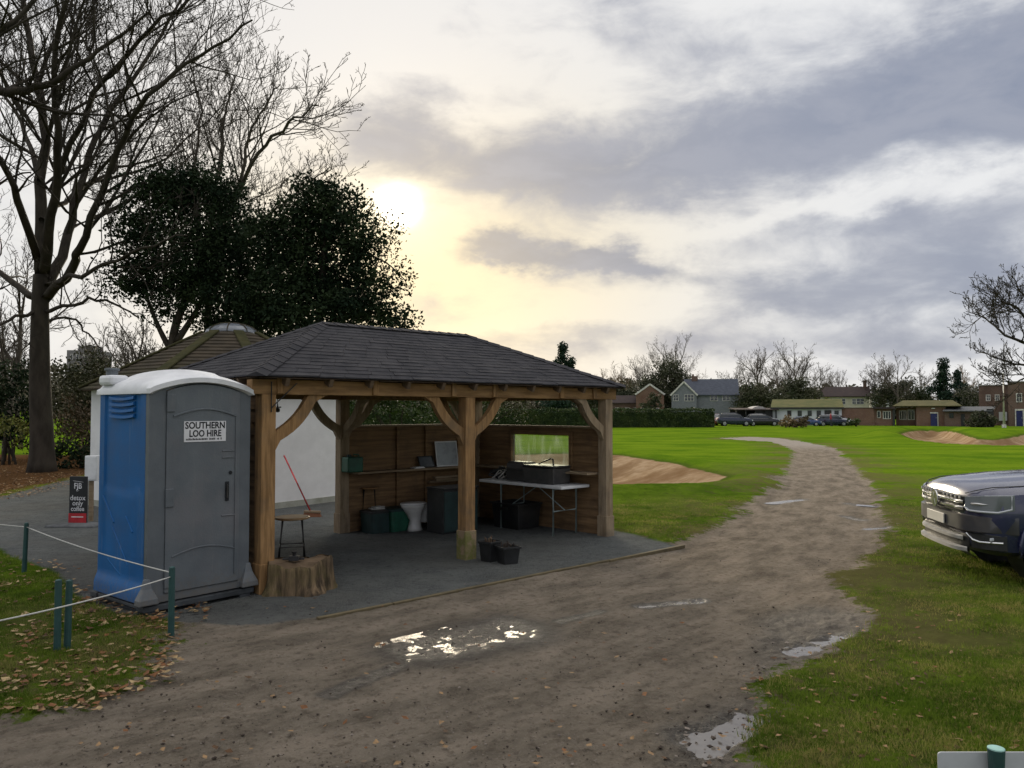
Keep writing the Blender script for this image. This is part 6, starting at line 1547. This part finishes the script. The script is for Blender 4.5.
# the person in red by the dark blue car
def person(label, loc, rz):
    r = thing('person', label, 'person', loc, rz)
    me = bpy.data.meshes.new('body')
    V = [(0, 0, .92), (0, 0, 1.12), (0, 0, 1.38), (0, 0, 1.50), (0, -.01, 1.62), (0, -.01, 1.72), (-.19, 0, 1.40), (-.25, .03, 1.13), (-.24, -.06, .90), (.19, 0, 1.40), (.25, .02, 1.13), (.24, -.05, .90), (-.10, 0, .86), (-.11, -.06, .47), (-.11, .05, .08), (-.11, -.10, .04), (.10, 0, .86), (.11, -.10, .47), (.11, -.12, .08), (.11, -.26, .04)]
    E = [(0, 1), (1, 2), (2, 3), (3, 4), (4, 5), (2, 6), (6, 7), (7, 8), (2, 9), (9, 10), (10, 11), (0, 12), (12, 13), (13, 14), (14, 15), (0, 16), (16, 17), (17, 18), (18, 19)]
    Rr = [.15, .15, .16, .06, .095, .08, .075, .055, .042, .075, .055, .042, .10, .07, .05, .045, .10, .07, .05, .045]
    me.from_pydata(V, E, []); o = bpy.data.objects.new('body', me); COL.objects.link(o); o.parent = r
    o.modifiers.new('skin', 'SKIN'); o.modifiers.new('sub', 'SUBSURF').levels = 1
    for i, q in enumerate(Rr): me.skin_vertices[0].data[i].radius = (q, q * .8, )
    me.skin_vertices[0].data[0].use_root = True
    m, t, b = newmat('red_clothing'); pos = t.new('ShaderNodeTexCoord').outputs['Object']; s_ = t.new('ShaderNodeSeparateXYZ'); t.l.new(pos, s_.inputs[0])
    c = t.mix(t.sst(s_.outputs[2], .84, .86), (.03, .03, .04), (.34, .03, .05)); c = t.mix(t.sst(s_.outputs[2], 1.49, 1.51), c, (.40, .25, .19)); t.put(b.inputs['Base Color'], c); b.inputs['Roughness'].default_value = .8
    me.materials.append(m)
    mb = MB(); mb.lathe([(.02, 1.83), (.08, 1.81), (.108, 1.74), (.105, 1.66), (.09, 1.62)], (0, .015, 0), 14); mb.build('hair', mat('dark_hair', (.03, .02, .015), .8), r, smooth=True)
person('person in red jacket and dark trousers walking past the parked cars', cx(830.5, 95), R(70))
# ---------------------------------------------------------------- pickup truck at the right edge
PK = Vector((5.0, 9.30, 0)); hd = Vector((-.988, .157, 0)); PA = math.atan2(hd.y, hd.x)
pk = thing('pickup_truck', 'dark navy pickup truck with dusty silver bonnet glare and black grille parked on the grass', 'pickup truck', PK, PA)
pk['label'] = 'dark navy double cab pickup parked on the grass at the right edge'
NAVYP = mat('navy_truck_paint', (.012, .016, .060), .3, (.018, .023, .078), 3, bump=0, coat=.8, metal=.0, dirt=(.06, .056, .055), dscale=1.4, damt=.35)
CHR = mat('bright_chrome', (.62, .62, .62), .22, var=.08, metal=.9, bump=0, dirt=(.4, .38, .34), damt=.4)
SATIN = mat('satin_silver_trim', (.36, .355, .34), .5, var=.15, metal=.3, bump=0, dirt=(.2, .17, .13), damt=.5)
BUMP = mat('bumper_dusty_navy', (.03, .031, .042), .45, (.055, .052, .055), 4, bump=0, coat=.4, dirt=(.11, .095, .08), damt=.5)
def xf(y):   # plan curve of the nose
    a = abs(y); return -.02 * (a / .5) ** 2 if a < .5 else -.02 - .10 * ((a - .5) / .3) ** 2 if a < .8 else -.12 - (.36 * ((a - .8) / .175) ** 1.6)
HW = .975
# body shell lofted along the length; rings share one layout
def pring(x, hw, zb, zs, zt, tw=.86, roll=.06):
    h = [(0, zb), (hw * .80, zb), (hw * .95, zb + .06), (hw * .985, zb + .22), (hw, (zb + zs) * .53), (hw * .992, zs - .16), (hw * .965, zs - roll), (hw * tw, zs), (hw * .55, zs + (zt - zs) * .72), (hw * .25, zt - .004), (0, zt)]
    return [(x, y, z) for y, z in h] + [(x, -y, z) for y, z in reversed(h[1:-1])]
rings = [(-.005, .52, .44, .90, .935), (-.03, .64, .39, .935, .985), (-.08, .76, .35, .965, 1.025), (-.16, .86, .33, .99, 1.055), (-.28, .925, .31, 1.015, 1.08), (-.45, .96, .31, 1.035, 1.105), (-.7, .972, .33, 1.06, 1.135), (-1.1, .975, .36, 1.09, 1.165), (-1.5, .975, .38, 1.12, 1.19),
         (-1.7, .975, .38, 1.125, 1.16), (-2.6, .975, .38, 1.13, 1.14), (-3.6, .975, .38, 1.135, 1.14), (-5.0, .97, .42, 1.135, 1.14), (-5.2, .95, .5, 1.12, 1.125), (-5.25, .90, .6, 1.05, 1.06)]
mb = MB(); mb.loft([pring(*q) for q in rings]); bd = mb.build('body', NAVYP, pk)
# wheel arches cut through the shell
ct = MB()
for x in (-.90, -3.99): ct.lathe([(.455, -1.2), (.455, 1.2)], (x, 0, .40), 40, axis='y')
co_ = ct.build('cutter', NAVYP, pk)
md = bd.modifiers.new('b', 'BOOLEAN'); md.operation = 'DIFFERENCE'; md.object = co_; md.solver = 'EXACT'
bpy.context.view_layer.update(); dg = bpy.context.evaluated_depsgraph_get(); nm_ = bpy.data.meshes.new_from_object(bd.evaluated_get(dg)); bd.modifiers.clear(); bd.data = nm_; bpy.data.objects.remove(co_)
smooth_angle(bd, 32)
def side(s, pts, th, m, name, par, base=None):  # strip that follows the nose curve: pts=(y,z0,z1)
    mb = MB(); rings = []
    for y, z0, z1 in pts:
        x = xf(y); e = .002; rings.append([(x + e, y * s, z0), (x + e + th, y * s, z0 + .006), (x + e + th, y * s, z1 - .006), (x + e, y * s, z1)])
    mb.loft(rings); return mb.build(name, m, par)
def curve_bar(y0, y1, z0, z1, th, m, name, par, n=16, off=0.0):
    mb = MB(); rings = []
    for k in range(n + 1):
        y = y0 + (y1 - y0) * k / n; x = xf(y) + off; tq = th * (1 - .9 * (abs(y) / max(abs(y0), abs(y1))) ** 7); rings.append([(x, y, z0), (x + tq, y, z0 + .012), (x + tq, y, z1 - .012), (x, y, z1)])
    mb.loft(rings); o = mb.build(name, m, par); smooth_angle(o, 40); return o
# front face: black grille panel, chrome bars, bumper beam, silver lower bars
gp_ = curve_bar(-.64, .64, .745, .93, .035, BLACKPL, 'grille', pk, off=.002)
for z in (.775, .842): curve_bar(-.625, .625, z, z + .04, .022, CHR, 'grille_bar', gp_, off=.037)
for k in range(13):
    y = -.58 + k * 1.16 / 12; mb = MB()
    if abs(y) > .10: mb.box(xf(y) + .037, y - .012, .895, xf(y) + .05, y + .012, .922).build('grille_slot', SATIN, gp_)
bb = curve_bar(-.955, .955, .555, .735, .055, BUMP, 'bumper', pk, n=40, off=.0)
curve_bar(-.90, .90, .528, .552, .02, BLACKPL, 'bumper_gap', bb, n=30, off=.0)
lo = curve_bar(-.66, .66, .33, .525, .025, BLACKPL, 'lower_grille', pk, off=.0)
curve_bar(-.60, .60, .445, .50, .05, SATIN, 'lower_bar', lo, off=.026); curve_bar(-.66, .66, .325, .385, .06, SATIN, 'skid_bar', lo, off=.026)
# number plate (characters too small to read in the photograph are left blank)
mb = MB(); mb.box(.060, -.26, .58, .072, .26, .69); npl = mb.build('number_plate', mat('plate_white', (.52, .51, .46), .5, var=.05, bump=0), pk, bevel=.003)
# round emblem with the two stacked letters
em = MB(); ecx, ecz = .066, .838
em.lathe([(.082, 0), (.098, 0), (.098, .012), (.082, .012)], n=32); ring_v = [(v[2] + ecx, v[0], v[1] + ecz) for v in em.v]; em.v = ring_v
o = em.build('emblem_ring', CHR, gp_)
mb = MB(); mb.lathe([(.081, 0), (.081, .004)], n=28); mb.v = [(v[2] + ecx - .002, v[0], v[1] + ecz) for v in mb.v]; em2 = mb.build('emblem_disc', BLACKPL, gp_)
mb = MB(); T = lambda y, z: (ecx + .007, y, ecz + z)
for a, b_ in (((-.035, .073), (0, .012)), ((.035, .073), (0, .012)), ((-.07, .034), (-.034, -.07)), ((-.034, -.07), (0, -.008)), ((0, -.008), (.034, -.07)), ((.034, -.07), (.07, .034))): mb.bar(T(*a), T(*b_), .014, .008)
mb.build('emblem_letters', CHR, gp_)
# headlights, fog lamp recess with bright strip, on both sides
HLG, t, b = newmat('headlight_glass'); b.inputs['Base Color'].default_value = (.20, .22, .235, 1); b.inputs['Roughness'].default_value = .06; b.inputs['Specular IOR Level'].default_value = .9
for s in (-1, 1):
    ys = [.645 + (.945 - .645) * k / 14 for k in range(15)]
    zlo = lambda y: .80 - .03 * sst1(y, .645, .70) + 0.04 * sst1(y, .90, .95); zhi = lambda y: .925 + .045 * (y - .645) / .3
    hl = side(s, [(y, zlo(y), zhi(y)) for y in ys], .028, HLG, 'headlight', pk); smooth_angle(hl, 45)
    mb = MB(); lp = [(xf(y) + .033, y * s, zlo(y) + .012) for y in ys] ; mb.tube(lp, .011, 6); mb.tube([(xf(ys[-1]) + .033, ys[-1] * s, zlo(ys[-1]) + .01), (xf(ys[-1]) + .03, ys[-1] * s, zhi(ys[-1]) - .01)], .010, 6); mb.tube([(xf(ys[0]) + .033, ys[0] * s, zlo(ys[0]) + .01), (xf(ys[2]) + .033, ys[0] * s, zhi(ys[0]) - .02)], .008, 6); mb.build('light_strip', LAMPW, hl)
    mb = MB()
    mb.tube([(xf(y) + .030, y * s, .855 + .03 * (y - .7)) for y in (.71, .74, .77, .80, .83, .86)], [.006, .014, .016, .016, .012, .004], 8); mb.build('lamp_unit', CHR, hl, smooth=True)
    fg = side(s, [(y, .38, .54) for y in [.70 + .22 * k / 8 for k in range(9)]], .012, BLACKPL, 'fog_recess', pk)
    mb = MB(); P = [(xf(.66) + .03, .66 * s, .535), (xf(.74) + .03, .74 * s, .475), (xf(.80) + .026, .80 * s, .46), (xf(.86) + .026, .86 * s, .462), (xf(.915) + .026, .915 * s, .465)]; mb.tube(P, .012, 6); mb.build('bright_strip', CHR, fg)
    mb = MB(); mb.obox((xf(.875) + .022, .875 * s, .498), (.02, .09, .035), Matrix.Rotation(-s * .9, 3, 'Z')); mb.build('fog_lamp', LAMPW, fg, bevel=.01)
for i_ in ('Coat IOR',): NAVYP.node_tree.nodes['Principled BSDF'].inputs[i_].default_value = 1.6
for x in (-.90, -3.99):
    for s in (-1, 1):
        mb = MB(); P = [(x + .475 * math.cos(a), s * .972, .40 + .475 * math.sin(a)) for a in (R(-8 + 196 * k / 28) for k in range(29))]; mb.tube(P, .026, 8); mb.build('arch_lip', NAVYP, pk, smooth=True)
        mb = MB(); mb.lathe([(.45, -.30), (.45, .10)], (x, s * .82, .40), 30, axis='y', cap=False); mb.lathe([(.45, -.30), (.01, -.302)], (x, s * .82, .40) if s > 0 else (x, s * .22, .40), 30, axis='y', cap=False); mb.build('arch_liner', BLACKPL, pk, fix=False)
        mb = MB(); mb.lathe([(.24, -.11), (.36, -.125), (.385, -.09), (.39, 0), (.385, .09), (.36, .125), (.24, .11)], (x, s * .84, .39), 44, axis='y'); wh = mb.build('wheel', TYRE, pk, smooth=True)
        mb = MB(); mb.lathe([(.245, .10 * s), (.235, .112 * s), (.22, .06 * s)], (x, s * .84, .39), 30, axis='y', cap=False)
        mb.lathe([(.01, .095 * s), (.06, .09 * s), (.06, .03 * s)], (x, s * .84, .39), 16, axis='y')
        for k in range(6): a = k * math.pi / 3; mb.bar((x + .04 * math.cos(a), s * .925, .39 + .04 * math.sin(a)), (x + .225 * math.cos(a), s * .935, .39 + .225 * math.sin(a)), .05, .03)
        mb.build('rim', RIM, wh)
for s in (-1, 1):
    mb = MB(); mb.tube([(-.035, s * .60, .955), (-.10, s * .69, .992), (-.25, s * .745, 1.032), (-.5, s * .79, 1.052), (-.9, s * .80, 1.085), (-1.45, s * .80, 1.112)], .006, 6); mb.build('shut_line', BLACKPL, pk)
# cab: glass house, roof and pillars
mb = MB(); mb.loft([[(-1.52, -.83, 1.13), (-3.42, -.83, 1.13), (-3.42, .83, 1.13), (-1.52, .83, 1.13)], [(-2.12, -.70, 1.74), (-3.28, -.70, 1.74), (-3.28, .70, 1.74), (-2.12, .70, 1.74)]]); mb.build('glazing', CGL, pk)
mb = MB(); mb.loft([[(-2.05, -.735, 1.725), (-3.34, -.735, 1.725), (-3.34, .735, 1.725), (-2.05, .735, 1.725)], [(-2.16, -.70, 1.80), (-3.30, -.70, 1.79), (-3.30, .70, 1.79), (-2.16, .70, 1.80)], [(-2.4, -.5, 1.835), (-3.2, -.5, 1.825), (-3.2, .5, 1.825), (-2.4, .5, 1.835)]])
for s in (-1, 1):
    for a, b_, w_ in (((-1.50, .845, 1.12), (-2.10, .715, 1.74), .07), ((-2.55, .85, 1.12), (-2.58, .72, 1.74), .08), ((-3.40, .85, 1.12), (-3.30, .72, 1.74), .12)): mb.bar((a[0], s * a[1], a[2]), (b_[0], s * b_[1], b_[2]), w_, .05)
mb.build('cab_roof', NAVYP, pk, bevel=.02)
for s in (-1, 1):
    for x0, x1 in ((-1.55, -2.53), (-2.57, -3.40)):
        mb = MB(); P = [(x0, .48), (x1 if x1 > -3 else x1 + .25, .48), (x1, .95), (x1, 1.10), (x0, 1.10)]; mb.prism([(a, s * .978, b_) for a, b_ in P], (0, s * .006, 0)); d = mb.build('door', NAVYP, pk)
        mb = MB(); mb.box(x1 + .08, s * .985 if s > 0 else s * 1.015, .93, x1 + .26, s * 1.015 if s > 0 else s * .985, .96); mb.build('handle', CHR, d)
    mb = MB(); mb.box(-1.95, s * 1.08 - .11, 1.13, -1.78, s * 1.08 + .11, 1.31); mb.build('wing_mirror', NAVYP, pk, bevel=.03)
    mb = MB(); mb.box(-5.255, s * .84 - .08, .78, -5.15, s * .84 + .08, 1.08); mb.build('tail_light', LAMPR, pk, bevel=.02)
    mb = MB(); mb.tube([(-1.5, s * 1.0, .40), (-3.4, s * 1.0, .40)], .035, 8); mb.build('side_step', BLACKPL, pk)
mb = MB(); mb.box(-5.2, -.88, 1.142, -3.5, .88, 1.165); mb.build('bed_cover', BLACKPL, pk, bevel=.006)
